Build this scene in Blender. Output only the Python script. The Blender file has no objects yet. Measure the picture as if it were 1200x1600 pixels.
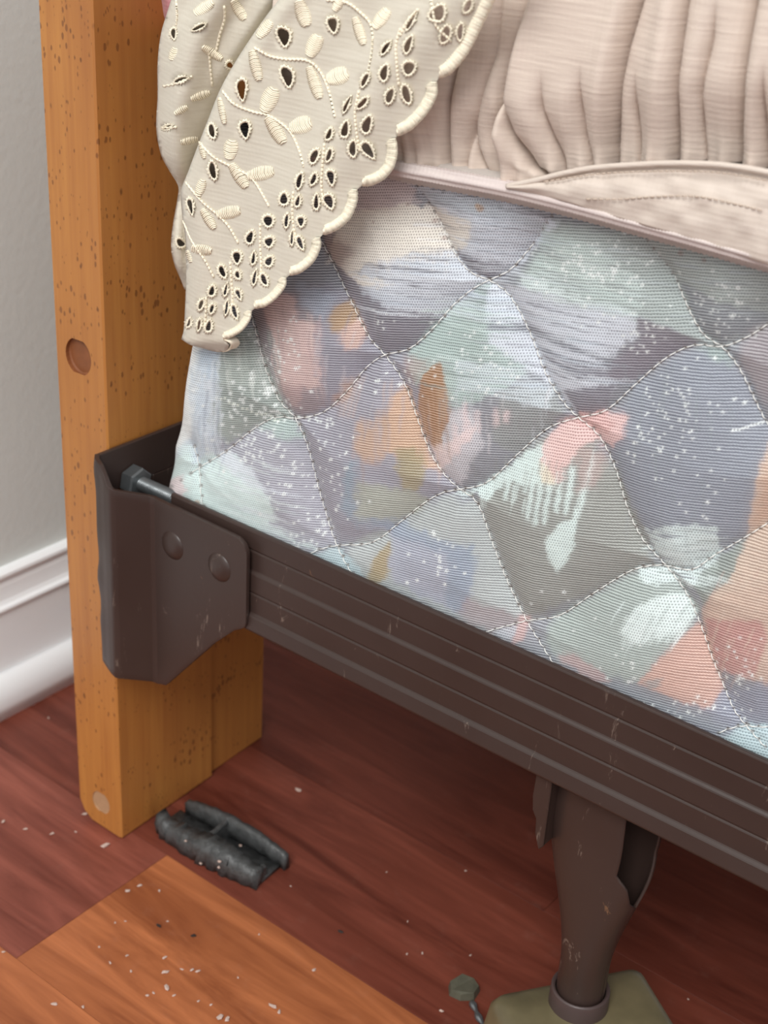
import bpy, bmesh, math, random
import numpy as np
from mathutils import Vector, Matrix
from mathutils.geometry import delaunay_2d_cdt

random.seed(7); rng = np.random.default_rng(7)
S = bpy.context.scene
COL = S.collection

# ------------------------------------------------------------------ camera
R = np.array([[0.78324207, 0.61904406, 0.05758737],
              [0.32296656, -0.32597786, -0.88849932],
              [-0.53124802, 0.71450884, -0.4552501]])
F = 2184.0
CAM = np.array([0.5423, -0.4697, 0.6069])
cam = bpy.data.cameras.new('camera'); camo = bpy.data.objects.new('camera', cam); COL.objects.link(camo)
cam.sensor_fit = 'VERTICAL'; cam.sensor_height = 36.0; cam.sensor_width = 27.0
cam.lens = F / 1600 * 36.0
cam.clip_start = 0.01
m = np.eye(4); m[:3, 0] = R[0]; m[:3, 1] = -R[1]; m[:3, 2] = -R[2]; m[:3, 3] = CAM
camo.matrix_world = Matrix(m.tolist())
cam.dof.use_dof = True; cam.dof.focus_distance = 0.64; cam.dof.aperture_fstop = 13.0
S.camera = camo

# ------------------------------------------------------------------ light
W = bpy.data.worlds.new('room_light'); S.world = W; W.use_nodes = True
bg = W.node_tree.nodes['Background']; bg.inputs[0].default_value = (0.975, 0.99, 1.0, 1); bg.inputs[1].default_value = 0.95
def area(name, loc, target, size, energy, color):
    l = bpy.data.lights.new(name, 'AREA'); l.shape = 'RECTANGLE'; l.size, l.size_y = size; l.energy = energy; l.color = color
    o = bpy.data.objects.new(name, l); COL.objects.link(o); o.location = loc
    o.rotation_euler = (Vector(target) - Vector(loc)).to_track_quat('-Z', 'Y').to_euler(); return o
area('window_daylight', (0.95, -1.95, 2.5), (0.1, 0.0, 0.3), (1.1, 1.3), 66, (1.0, 0.985, 0.96))
S.view_settings.view_transform = 'Standard'; S.view_settings.look = 'None'
S.view_settings.gamma = 1.0; S.view_settings.use_curve_mapping = False
S.view_settings.exposure = 0.0

# ------------------------------------------------------------------ helpers
def ray(px, py): return R.T @ np.array([(px - 600) / F, (py - 800) / F, 1.0])
def at(px, py, axis, val):
    r = ray(px, py); return CAM + r * ((val - CAM[axis]) / r[axis])
def atY(px, py, y):                      # vectorised
    px = np.asarray(px, float); py = np.asarray(py, float); y = np.broadcast_to(np.asarray(y, float), px.shape)
    d = np.stack([(px - 600) / F, (py - 800) / F, np.ones_like(px)], -1) @ R
    t = (y - CAM[1]) / d[..., 1]
    return CAM + d * t[..., None]
def proj(P):
    c = (np.asarray(P) - CAM) @ R.T
    return c[..., 0] / c[..., 2] * F + 600, c[..., 1] / c[..., 2] * F + 800
def lin(r, g, b):
    f = lambda c: (c / 255 / 12.92) if c / 255 <= 0.04045 else ((c / 255 + 0.055) / 1.055) ** 2.4
    return (f(r), f(g), f(b), 1.0)

def thing(name, label, cat, loc=(0, 0, 0), group=None):
    o = bpy.data.objects.new(name, None); COL.objects.link(o); o.location = loc; o.empty_display_size = 0.02
    tag(o, label, cat, group); return o
def tag(o, label=None, cat=None, group=None, kind=None):
    if label: o['label'] = label
    if cat: o['category'] = cat
    if group: o['group'] = group
    if kind: o['kind'] = kind
    return o
def base_of(parent):
    p = np.zeros(3)
    while parent is not None:
        p += np.array(parent.location); parent = parent.parent
    return p
def mesh(name, V, Fc, mat, parent=None, smooth=True, origin=None):
    V = np.asarray(V, float)
    off = base_of(parent); loc = np.zeros(3)
    if origin is not None: loc = np.asarray(origin, float) - off
    me = bpy.data.meshes.new(name); me.from_pydata((V - off - loc).tolist(), [], [list(map(int, f)) for f in Fc])
    if len(Fc) < 6000:
        bm = bmesh.new(); bm.from_mesh(me); bmesh.ops.recalc_face_normals(bm, faces=bm.faces); bm.to_mesh(me); bm.free()
    me.update()
    if smooth: me.polygons.foreach_set('use_smooth', [True] * len(me.polygons))
    if mat: me.materials.append(mat)
    o = bpy.data.objects.new(name, me); COL.objects.link(o); o.parent = parent; o.location = loc
    return o
def grid_faces(nu, nv, closed_u=False, closed_v=False):
    i = np.arange(nu if closed_u else nu - 1); j = np.arange(nv if closed_v else nv - 1)
    I, J = np.meshgrid(i, j, indexing='ij'); I2 = (I + 1) % nu; J2 = (J + 1) % nv
    return np.stack([I * nv + J, I2 * nv + J, I2 * nv + J2, I * nv + J2], -1).reshape(-1, 4)
def fast_grid(name, P, mat, parent=None, smooth=True, flip=False):
    nu, nv = P.shape[:2]; Fc = grid_faces(nu, nv)
    if flip: Fc = Fc[:, ::-1]
    off = base_of(parent)
    me = bpy.data.meshes.new(name); V = (P.reshape(-1, 3) - off).astype(np.float32)
    me.vertices.add(len(V)); me.vertices.foreach_set('co', V.ravel())
    me.loops.add(len(Fc) * 4); me.loops.foreach_set('vertex_index', Fc.ravel().astype(np.int32))
    me.polygons.add(len(Fc)); me.polygons.foreach_set('loop_start', np.arange(0, len(Fc) * 4, 4, dtype=np.int32))
    me.update(calc_edges=True)
    me.polygons.foreach_set('use_smooth', np.full(len(Fc), smooth))
    if mat: me.materials.append(mat)
    o = bpy.data.objects.new(name, me); COL.objects.link(o); o.parent = parent; return o
def solidify(o, t, off=-1.0):
    md = o.modifiers.new('thickness', 'SOLIDIFY'); md.thickness = t; md.offset = off; return o
def bevel(o, w, seg=2):
    md = o.modifiers.new('bevel', 'BEVEL'); md.width = w; md.segments = seg; md.limit_method = 'ANGLE'; md.angle_limit = 0.6; return o
def box_vf(x0, x1, y0, y1, z0, z1):
    V = [(x, y, z) for x in (x0, x1) for y in (y0, y1) for z in (z0, z1)]
    return V, [(0, 1, 3, 2), (4, 6, 7, 5), (0, 4, 5, 1), (2, 3, 7, 6), (0, 2, 6, 4), (1, 5, 7, 3)]
def prism_x(prof, x0, x1):               # profile [(y,z)] extruded along X
    n = len(prof); V = [(x0, y, z) for y, z in prof] + [(x1, y, z) for y, z in prof]
    Fc = [(i, (i + 1) % n, n + (i + 1) % n, n + i) for i in range(n)] + [tuple(range(n))[::-1], tuple(range(n, 2 * n))]
    return V, Fc
def tube_vf(path, rad, n=8, cap=True):
    path = np.asarray(path, float); rad = np.broadcast_to(rad, (len(path),))
    T = np.gradient(path, axis=0); T /= np.linalg.norm(T, axis=1)[:, None] + 1e-12
    up = np.array([0, 0, 1.0]) if abs(T[0][2]) < 0.9 else np.array([1.0, 0, 0])
    V = []
    for p, t, r in zip(path, T, rad):
        a = np.cross(t, up); a /= np.linalg.norm(a) + 1e-12; b = np.cross(a, t)
        for k in range(n):
            th = 2 * math.pi * k / n; V.append(p + r * (math.cos(th) * a + math.sin(th) * b))
    Fc = grid_faces(len(path), n, closed_v=True).tolist()
    if cap:
        Fc.append(list(range(n))); Fc.append(list(range((len(path) - 1) * n, len(path) * n))[::-1])
    return V, Fc
class MB:
    def __init__(s): s.V = []; s.F = []
    def add(s, vf):
        o = len(s.V); s.V += [tuple(map(float, v)) for v in vf[0]]; s.F += [[i + o for i in f] for f in vf[1]]; return s
    def build(s, name, mat, parent=None, smooth=True, origin=None):
        return mesh(name, s.V, s.F, mat, parent, smooth, origin)
def smooth_path(pts, n):
    pts = np.asarray(pts, float); d = np.r_[0, np.cumsum(np.linalg.norm(np.diff(pts, axis=0), axis=1))]
    # Catmull-Rom through the points, resampled evenly
    P = np.vstack([2 * pts[0] - pts[1], pts, 2 * pts[-1] - pts[-2]]); out = []
    for i in range(len(pts) - 1):
        p0, p1, p2, p3 = P[i:i + 4]
        for t in np.linspace(0, 1, 12, endpoint=False):
            out.append(0.5 * (2 * p1 + (p2 - p0) * t + (2 * p0 - 5 * p1 + 4 * p2 - p3) * t * t + (3 * p1 - p0 - 3 * p2 + p3) * t ** 3))
    out.append(pts[-1]); out = np.array(out)
    d = np.r_[0, np.cumsum(np.linalg.norm(np.diff(out, axis=0), axis=1))]; s = np.linspace(0, d[-1], n)
    return np.stack([np.interp(s, d, out[:, k]) for k in range(out.shape[1])], 1)
def vnoise(x, y, seed=0):
    g = np.random.default_rng(seed).random((256, 256))
    xi = np.floor(x).astype(int); yi = np.floor(y).astype(int); fx = x - xi; fy = y - yi
    fx = fx * fx * (3 - 2 * fx); fy = fy * fy * (3 - 2 * fy)
    a = g[xi % 256, yi % 256]; b = g[(xi + 1) % 256, yi % 256]; c = g[xi % 256, (yi + 1) % 256]; d = g[(xi + 1) % 256, (yi + 1) % 256]
    return (a * (1 - fx) + b * fx) * (1 - fy) + (c * (1 - fx) + d * fx) * fy
def sstep(a, b, x): t = np.clip((x - a) / (b - a), 0, 1); return t * t * (3 - 2 * t)

# ------------------------------------------------------------------ materials
class N:
    def __init__(s, name):
        s.m = bpy.data.materials.new(name); s.m.use_nodes = True; s.t = s.m.node_tree; s.n = s.t.nodes; s.b = s.n['Principled BSDF']
    def node(s, typ, **kw):
        nd = s.n.new(typ)
        ins = kw.pop('ins', {})
        for k, v in kw.items(): setattr(nd, k, v)
        for k, v in ins.items():
            if hasattr(v, 'is_linked') or isinstance(v, bpy.types.NodeSocket): s.t.links.new(v, nd.inputs[k])
            else: nd.inputs[k].default_value = v
        return nd
    def link(s, a, b): s.t.links.new(a, b)
    def set(s, k, v):
        if isinstance(v, bpy.types.NodeSocket): s.link(v, s.b.inputs[k])
        else: s.b.inputs[k].default_value = v
    def coord(s, scale=(1, 1, 1), out='Object', off=None):
        tc = s.node('ShaderNodeTexCoord'); mp = s.node('ShaderNodeMapping', ins={'Vector': tc.outputs[out], 'Scale': scale})
        if off is not None: s.link(off, mp.inputs['Location'])
        return mp.outputs[0]
    def noise(s, vec, scale, detail=3, rough=0.5, dist=0.0):
        return s.node('ShaderNodeTexNoise', ins={'Vector': vec, 'Scale': scale, 'Detail': detail, 'Roughness': rough, 'Distortion': dist}).outputs[0]
    def ramp(s, fac, stops, interp='LINEAR'):
        r = s.node('ShaderNodeValToRGB', ins={'Fac': fac}); cr = r.color_ramp; cr.interpolation = interp
        while len(cr.elements) < len(stops): cr.elements.new(0.5)
        for e, (p, c) in zip(cr.elements, stops): e.position = p; e.color = c if isinstance(c, tuple) else (c, c, c, 1)
        return r.outputs[0]
    def mix(s, fac, a, b, mode='MIX'):
        nd = s.node('ShaderNodeMix', data_type='RGBA', blend_type=mode)
        for k, v in ((0, fac), (6, a), (7, b)):
            if isinstance(v, bpy.types.NodeSocket): s.link(v, nd.inputs[k])
            else: nd.inputs[k].default_value = v
        return nd.outputs[2]
    def math(s, op, a, b=0.0, clamp=False):
        nd = s.node('ShaderNodeMath', operation=op, use_clamp=clamp)
        for k, v in ((0, a), (1, b)):
            if isinstance(v, bpy.types.NodeSocket): s.link(v, nd.inputs[k])
            else: nd.inputs[k].default_value = v
        return nd.outputs[0]
    def bump(s, h, strength, dist=0.001):
        nd = s.node('ShaderNodeBump', ins={'Strength': strength, 'Distance': dist, 'Height': h}); s.link(nd.outputs[0], s.b.inputs['Normal']); return nd

def mat_wall():
    n = N('painted_wall'); v = n.coord(); h = n.noise(v, 160, 4, 0.6)
    n.set('Base Color', lin(219, 224, 221)); n.set('Roughness', 0.75); n.bump(h, 0.25, 0.0012); return n.m
def mat_white_trim():
    n = N('white_trim_paint'); v = n.coord((1, 1, 1)); d = n.noise(v, 22, 5, 0.65)
    n.set('Base Color', n.ramp(d, [(0.24, lin(226, 227, 227)), (0.34, lin(247, 249, 250)), (1, lin(250, 251, 252))])); n.set('Roughness', 0.38); return n.m
def mat_wood():
    n = N('honey_stained_wood'); v = n.coord((60, 60, 2.2)); g = n.noise(v, 4.0, 5, 0.6, 0.3)
    v2 = n.coord((9, 9, 1.6)); g2 = n.noise(v2, 2.0, 3, 0.5, 0.6)
    c = n.mix(g2, lin(172, 109, 50), lin(197, 137, 70))
    c = n.mix(n.ramp(g, [(0.35, 0.0), (0.7, 0.5)]), c, lin(156, 94, 46))
    bl = n.noise(n.coord((1, 1, 0.5)), 14, 3, 0.5); c = n.mix(n.ramp(bl, [(0.45, 0.0), (0.75, 0.45)]), c, lin(144, 86, 44))
    def specks(c, scale, tall, cover, tone, tilt):
        tc = n.node('ShaderNodeTexCoord'); mp = n.node('ShaderNodeMapping', ins={'Vector': tc.outputs['Object'], 'Scale': (1, 1, tall), 'Rotation': (tilt, tilt * 0.6, 0)}); v = mp.outputs[0]
        vo = n.node('ShaderNodeTexVoronoi', feature='F1', ins={'Vector': v, 'Scale': scale, 'Randomness': 1.0})
        sz = n.node('ShaderNodeSeparateColor', ins={0: vo.outputs['Color']}).outputs[0]          # each cell its own speck size
        clump = n.ramp(n.noise(n.coord(), 22, 2), [(0.35, 0.35), (0.65, 1.0)])
        rad = n.math('MULTIPLY', n.math('MULTIPLY', n.math('POWER', sz, 1.8), cover), clump)
        d = n.math('ADD', vo.outputs['Distance'], n.math('MULTIPLY', n.math('SUBTRACT', n.noise(v, scale * 3.2, 2), 0.5), 0.22))
        return n.mix(n.ramp(n.math('SUBTRACT', rad, d), [(0.0, 0.0), (0.10, 0.75)]), c, tone)
    c = specks(c, 230.0, 0.55, 0.33, lin(98, 56, 28), 0.35); c = specks(c, 380.0, 0.5, 0.55, lin(116, 68, 34), -0.2); c = specks(c, 90.0, 0.5, 0.19, lin(84, 46, 24), 0.5)
    n.set('Base Color', c); n.set('Roughness', 0.42); n.set('Coat Weight', 0.2); n.set('Coat Roughness', 0.3)
    n.bump(g, 0.10, 0.0006); return n.m
def mat_plain(name, col, rough=0.5, metal=0.0, nscale=None, amp=0.12, bump=0.0, coat=0.0):
    n = N(name)
    if nscale:
        v = n.coord(); h = n.noise(v, nscale, 4, 0.6)
        dark = tuple(c * (1 - amp) for c in col[:3]) + (1,); lite = tuple(min(1, c * (1 + amp)) for c in col[:3]) + (1,)
        n.set('Base Color', n.mix(h, dark, lite))
        if bump: n.bump(h, bump, 0.001)
    else: n.set('Base Color', col)
    n.set('Roughness', rough); n.set('Metallic', metal); n.set('Coat Weight', coat); return n.m
def mat_metal():
    n = N('brown_enamel_steel'); v = n.coord(); h = n.noise(v, 320, 4, 0.6); b = n.noise(v, 18, 3, 0.5)
    c = n.mix(b, lin(54, 41, 37), lin(64, 49, 44))
    sc = n.noise(n.coord((1, 1, 0.25)), 70, 6, 0.75, 1.5); s = n.ramp(sc, [(0.63, 0.0), (0.68, 0.42)])
    c = n.mix(s, c, lin(150, 132, 120))
    sc2 = n.noise(v, 42, 5, 0.7, 0.5); c = n.mix(n.ramp(sc2, [(0.70, 0.0), (0.74, 0.6)]), c, lin(140, 104, 74))
    n.set('Base Color', c); n.set('Roughness', n.ramp(b, [(0.3, 0.34), (0.7, 0.46)])); n.set('Specular IOR Level', 0.45)
    n.bump(h, 0.10, 0.0006); return n.m
def mat_floor():
    n = N('cherry_floor_laminate'); oi = n.node('ShaderNodeObjectInfo')
    off = n.node('ShaderNodeCombineXYZ', ins={0: n.math('MULTIPLY', oi.outputs['Random'], 37.0), 1: n.math('MULTIPLY', oi.outputs['Random'], 91.0)})
    v = n.coord((1.6, 13, 13), off=off.outputs[0]); g = n.noise(v, 3.2, 7, 0.62, 0.9)
    v2 = n.coord((3, 60, 60), off=off.outputs[0]); g2 = n.noise(v2, 4.0, 3, 0.5, 0.3)
    v3 = n.coord((2.2, 5.0, 5), off=off.outputs[0]); g3 = n.noise(v3, 3.0, 3, 0.5, 1.6)
    base = oi.outputs['Color']
    dark = n.mix(1.0, base, (0.50, 0.42, 0.42, 1), 'MULTIPLY'); lite = n.mix(1.0, base, (1.35, 1.42, 1.5, 1), 'MULTIPLY')
    c = n.mix(n.ramp(g, [(0.32, 0.0), (0.68, 1.0)]), dark, lite)
    c = n.mix(n.ramp(g2, [(0.4, 0.0), (0.75, 0.35)]), c, dark)
    c = n.mix(n.ramp(g3, [(0.40, 0.0), (0.62, 0.35)]), c, base)
    dust = n.noise(n.coord((1, 1, 1), 'Object', off.outputs[0]), 60, 6, 0.7)
    c = n.mix(n.ramp(dust, [(0.58, 0.0), (0.90, 0.16)]), c, lin(176, 140, 124))
    n.set('Base Color', c); n.set('Roughness', n.ramp(dust, [(0.3, 0.33), (0.8, 0.55)])); n.set('Specular IOR Level', 0.32)
    n.bump(g2, 0.06, 0.0005); return n.m
def mat_cotton(name, ca, cb, scale=(150, 150, 150), bump=0.25, translucent=0.0, slub=0.5):
    n = N(name); v = n.coord()
    w1 = n.node('ShaderNodeTexWave', wave_type='BANDS', bands_direction='X', ins={'Vector': v, 'Scale': scale[0], 'Distortion': 1.2, 'Detail': 1.0, 'Detail Scale': 2.0}).outputs[1]
    w2 = n.node('ShaderNodeTexWave', wave_type='BANDS', bands_direction='Z', ins={'Vector': v, 'Scale': scale[2], 'Distortion': 1.2, 'Detail': 1.0, 'Detail Scale': 2.0}).outputs[1]
    sl = n.noise(n.coord((14, 14, 190)), 3.0, 4, 0.6)
    h = n.math('ADD', n.math('MULTIPLY', n.math('ADD', w1, w2), 0.35), n.math('MULTIPLY', sl, slub * 3))
    c = n.mix(n.ramp(sl, [(0.32, 0.0), (0.68, 1.0)]), ca, cb); n.set('Base Color', c)
    n.set('Roughness', 0.9); n.set('Specular IOR Level', 0.2); n.set('Sheen Weight', 0.15)
    n.bump(h, bump, 0.0004)
    if translucent:
        tr = n.node('ShaderNodeBsdfTranslucent', ins={'Color': c}); ms = n.node('ShaderNodeMixShader', ins={0: translucent, 1: n.b.outputs[0], 2: tr.outputs[0]})
        n.link(ms.outputs[0], n.n['Material Output'].inputs['Surface'])
    return n.m
def mat_print():
    n = N('printed_knit_ticking')
    pr = n.node('ShaderNodeAttribute', attribute_name='print').outputs['Color']
    kn = n.node('ShaderNodeAttribute', attribute_name='knit').outputs['Fac']
    uv = n.node('ShaderNodeUVMap', uv_map='weave'); sx = n.node('ShaderNodeSeparateXYZ', ins={0: uv.outputs[0]})
    u, w = sx.outputs[0], sx.outputs[1]            # u: wales, w: courses (one unit per thread)
    wob = n.math('MULTIPLY', n.math('SUBTRACT', n.noise(uv.outputs[0], 0.35, 3), 0.5), 0.5)
    w = n.math('ADD', w, wob)
    par = n.math('MULTIPLY', n.math('FLOOR', w), 0.5)
    col = n.math('SINE', n.math('MULTIPLY', n.math('ADD', u, par), 2 * math.pi))
    row = n.math('SINE', n.math('MULTIPLY', n.math('ADD', w, n.math('MULTIPLY', col, 0.10)), 2 * math.pi))
    rr = n.math('ADD', n.math('MULTIPLY', row, 0.5), 0.5)          # 0 gap .. 1 thread
    dots = n.math('MULTIPLY', n.math('ADD', n.math('MULTIPLY', col, 0.5), 0.5), rr)
    ribs = n.math('ADD', n.math('MULTIPLY', rr, 0.62), n.math('MULTIPLY', dots, 0.38))
    vv = n.math('SUBTRACT', 1.0, n.math('MULTIPLY', n.math('SUBTRACT', 1.0, rr), n.math('ADD', n.math('MULTIPLY', col, 0.5), 0.5)))
    hgt = n.node('ShaderNodeMix', data_type='FLOAT', ins={0: kn, 2: ribs, 3: vv}).outputs[0]
    gap = n.mix(1.0, pr, (0.42, 0.40, 0.41, 1), 'MULTIPLY'); thr = n.mix(0.27, pr, (0.86, 0.88, 0.90, 1))
    c = n.mix(n.ramp(hgt, [(0.10, 0.0), (0.80, 1.0)]), gap, thr)
    n.set('Base Color', c); n.set('Roughness', 0.8); n.set('Specular IOR Level', 0.25); n.set('Sheen Weight', 0.1)
    n.bump(hgt, 0.22, 0.0005); return n.m

M = dict(
    wall=mat_wall(), trim=mat_white_trim(), wood=mat_wood(), metal=mat_metal(), floor=mat_floor(),
    plug=mat_plain('worn_wood_plug', lin(176, 138, 104), 0.6, 0, 90, 0.3), plug_dark=mat_plain('stained_wood_plug', lin(132, 78, 44), 0.5, 0, 120, 0.35),
    zinc=mat_plain('dull_zinc', lin(120, 124, 126), 0.38, 0.75, 140, 0.3, 0.1),
    subfloor=mat_plain('dark_floor_joint', lin(52, 22, 16), 0.8),
    foot=mat_plain('yellowed_plastic_foot', lin(106, 97, 72), 0.4, 0, 26, 0.8, 0.05), collar=mat_plain('dark_brown_plastic', lin(74, 60, 58), 0.4),
    clip=mat_plain('dusty_black_plastic', lin(70, 71, 71), 0.4, 0, 240, 0.85, 0.9),
    lint=mat_plain('white_plaster_dust', lin(196, 172, 160), 0.9, 0, 300, 0.25), dark_fleck=mat_plain('dark_grit', lin(44, 34, 30), 0.8),
    olive=mat_plain('brittle_olive_plastic', lin(86, 84, 70), 0.6, 0, 200, 0.4),
    lace=mat_cotton('cream_eyelet_cotton', lin(217, 209, 193), lin(226, 219, 204), translucent=0.10, slub=0.3), 
    embroid=mat_plain('cream_embroidery_thread', lin(246, 236, 214), 0.75, 0, 900, 0.06, 0.1),
    ruffle=mat_cotton('blush_cotton', lin(211, 194, 182), lin(224, 208, 195), bump=0.3, translucent=0.10, slub=0.8),
    band=mat_cotton('blush_cotton_band', lin(214, 200, 188), lin(222, 209, 198), bump=0.3, translucent=0.08, slub=0.2),
    cord=mat_cotton('mauve_edge_tape', lin(204, 190, 187), lin(218, 206, 201), scale=(150, 150, 90), bump=0.5, slub=0.1),
    tape=mat_cotton('grey_mesh_tape', lin(186, 178, 172), lin(202, 194, 188), scale=(130, 130, 130), bump=0.4, slub=0.1),
    thread=mat_plain('white_quilting_thread', lin(236, 236, 232), 0.6), brown_thread=mat_plain('beige_thread', lin(196, 178, 162), 0.7),
    pink=mat_cotton('rose_pink_cotton', lin(190, 130, 136), lin(206, 150, 154), bump=0.3),
    ticking=mat_print(), platform=mat_plain('white_nonwoven', lin(196, 194, 190), 0.9),
)

# ------------------------------------------------------------------ room
V, Fc = box_vf(-1.2, 2.4, -2.4, 2.0, -0.03, -0.006)
floor = mesh('floor', V, Fc, M['subfloor'], None, False); tag(floor, kind='structure')
PW = 0.119; PY0 = 0.0095
RED2 = (0.270, 0.078, 0.050, 1)
RED, DK, OR = (0.182, 0.046, 0.027, 1), (0.160, 0.039, 0.023, 1), (0.42, 0.136, 0.050, 1)
plank_mesh = {}
def plank(x0, x1, k, colr):
    y0 = PY0 + k * PW; L = round(x1 - x0, 3)
    if L not in plank_mesh:
        g = 0.00012; b = 0.00012; t = 0.006; a, w = L / 2 - g, PW / 2 - g
        V = [(-a, -w, -t), (a, -w, -t), (a, w, -t), (-a, w, -t), (-a, -w, -b), (a, -w, -b), (a, w, -b), (-a, w, -b),
             (-a + b, -w + b, 0), (a - b, -w + b, 0), (a - b, w - b, 0), (-a + b, w - b, 0)]
        Fc = [(3, 2, 1, 0), (0, 1, 5, 4), (1, 2, 6, 5), (2, 3, 7, 6), (3, 0, 4, 7), (4, 5, 9, 8), (5, 6, 10, 9), (6, 7, 11, 10), (7, 4, 8, 11), (8, 9, 10, 11)]
        me = bpy.data.meshes.new('plank'); me.from_pydata(V, [], Fc); me.materials.append(M['floor']); me.update(); plank_mesh[L] = me
    o = bpy.data.objects.new('plank', plank_mesh[L]); COL.objects.link(o); o.parent = floor
    o.location = ((x0 + x1) / 2, y0 + PW / 2, 0); o.color = colr
layout = {-1: [(-1.16, 0.032, RED2), (0.032, 1.22, OR)], -2: [(-0.88, 0.31, OR), (0.31, 1.5, RED)], 0: [(-0.56, 0.63, RED), (0.63, 1.82, DK)], 1: [(-0.95, 0.24, DK), (0.24, 1.43, DK)]}
for k in range(-10, 9):
    if k in layout: rows = layout[k]
    else:
        x = -1.18 + random.random() * 0.9; rows = [(x - 1.19, x, RED), (x, x + 1.19, random.choice([RED, OR, DK])), (x + 1.19, x + 2.38, DK)]
    for x0, x1, c in rows: plank(x0, x1, k, c)

V, Fc = box_vf(-0.28, -0.181, -2.4, 2.0, -0.006, 2.5)
tag(mesh('wall_back', V, Fc, M['wall'], None, False), kind='structure')
def prism_y(prof, y0, y1):
    n = len(prof); V = [(x, y0, z) for x, z in prof] + [(x, y1, z) for x, z in prof]
    return V, [(i, n + i, n + (i + 1) % n, (i + 1) % n) for i in range(n)] + [tuple(range(n)), tuple(range(n, 2 * n))[::-1]]
prof = [(-0.181, 0.0), (-0.1725, 0.0), (-0.1725, 0.0765), (-0.1705, 0.078), (-0.1700, 0.0795), (-0.1705, 0.0810), (-0.1730, 0.0822), (-0.1745, 0.0850),
        (-0.1752, 0.0900), (-0.1757, 0.0950), (-0.1768, 0.0985), (-0.1768, 0.1000), (-0.1745, 0.1015), (-0.1735, 0.1035), (-0.1738, 0.1055), (-0.1760, 0.1070), (-0.181, 0.1078)]
tag(mesh('baseboard_back', *prism_y(prof, -2.4, 2.0), M['trim'], None, False), kind='structure')
prof = [(-0.1725, 0.0), (-0.158, 0.0), (-0.1578, 0.010)] + [(-0.1725 + 0.0148 * math.cos(a), 0.010 + 0.019 * math.sin(a)) for a in np.linspace(0.25, 1.571, 8)]
tag(mesh('trim_1', *prism_y(prof, -2.4, 2.0), M['trim'], None, True), kind='structure')

# ------------------------------------------------------------------ headboard
hb = thing('headboard', 'honey brown distressed wooden headboard standing against the grey wall', 'headboard', (0, 0, 0))
hb_rot = math.radians(2.0)
def rotz(V, a):
    V = np.asarray(V, float); c, s = math.cos(a), math.sin(a); return np.stack([c * V[:, 0] - s * V[:, 1], s * V[:, 0] + c * V[:, 1], V[:, 2]], 1)
TH = -0.0385
# stile: end face with two plug recesses, eased edges, nibbled foot corner
prof = [(TH, 0.014), (TH + 0.004, 0.006), (TH + 0.011, 0.0012), (-0.0012, 0.0), (0.0, 0.0012), (0.0, 0.62), (TH, 0.62)]
PLUGS = [(at(124, 557, 1, 0.0), 0.0100, 0.0030, 'plug_dark', 'dark round recessed plug in the edge of the post'), (at(159, 1253, 1, 0.0), 0.0078, 0.0009, 'plug', 'pale round plug near the foot of the post')]
ins = [(TH + 0.001, 0.0145), (TH + 0.0048, 0.0068), (TH + 0.0115, 0.0022), (-0.0018, 0.001), (-0.001, 0.0018), (-0.001, 0.619), (TH + 0.001, 0.619)]
vs = [Vector(p) for p in ins]; es = [(i, (i + 1) % 7) for i in range(7)]; circ = []
for c, r, dp, mt, lb in PLUGS:
    k = len(vs); ring = [(c[0] + r * math.cos(2 * math.pi * i / 28), c[2] + r * 1.08 * math.sin(2 * math.pi * i / 28)) for i in range(28)]; circ.append(ring)
    vs += [Vector(p) for p in ring]; es += [(k + i, k + (i + 1) % 28) for i in range(28)]
vo, eo, fo, *_ = delaunay_2d_cdt(vs, es, [], 1, 1e-6)
vo = [(v.x, 0.0, v.y) for v in vo]; fo = [f for f in fo if all(np.hypot(np.mean([vo[i][0] for i in f]) - c[0], np.mean([vo[i][2] for i in f]) - c[2]) > r * 0.98 for c, r, *_ in PLUGS)]
n = len(vo); V = vo + [(x, 0.0010, z) for x, z in prof] + [(x, 0.0850, z) for x, z in prof] + [(min(x, -0.0013), 0.0864, z) for x, z in prof]; Fc = [list(f) for f in fo]
for i in range(7):
    j = (i + 1) % 7; a_ = [np.argmin([np.hypot(v[0] - ins[q][0], v[2] - ins[q][1]) for v in vo]) for q in (i, j)]
    Fc += [(a_[0], a_[1], n + j, n + i), (n + i, n + j, n + 7 + j, n + 7 + i), (n + 7 + i, n + 7 + j, n + 14 + j, n + 14 + i)]
Fc.append(list(range(n + 14, n + 21)))
o = mesh('stile', rotz(V, hb_rot), Fc, M['wood'], hb, False)
for (c, r, dp, mt, lb), ring in zip(PLUGS, circ):
    V = [(x, 0.0, z) for x, z in ring] + [(x, dp * 0.8, z) for x, z in ring] + [(c[0] + (x - c[0]) * 0.9, dp, c[2] + (z - c[2]) * 0.9) for x, z in ring] + [(c[0], dp * 1.05, c[2])]
    Fc = grid_faces(3, 28, closed_v=True).tolist() + [(56 + i, 56 + (i + 1) % 28, 84) for i in range(28)]
    mesh('wooden_plug', rotz(V, hb_rot), Fc, M[mt], hb, False)['label'] = lb
V, Fc = box_vf(TH + 0.003, -0.0034, 0.0872, 0.142, 0.0, 0.62)
o = mesh('inner_board', rotz(V, hb_rot), Fc, M['wood'], hb, False); bevel(o, 0.001)
V, Fc = box_vf(TH + 0.004, -0.006, 0.1424, 1.45, 0.32, 0.62)
o = mesh('panel', rotz(V, hb_rot), Fc, M['wood'], hb, False); bevel(o, 0.001)
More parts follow.
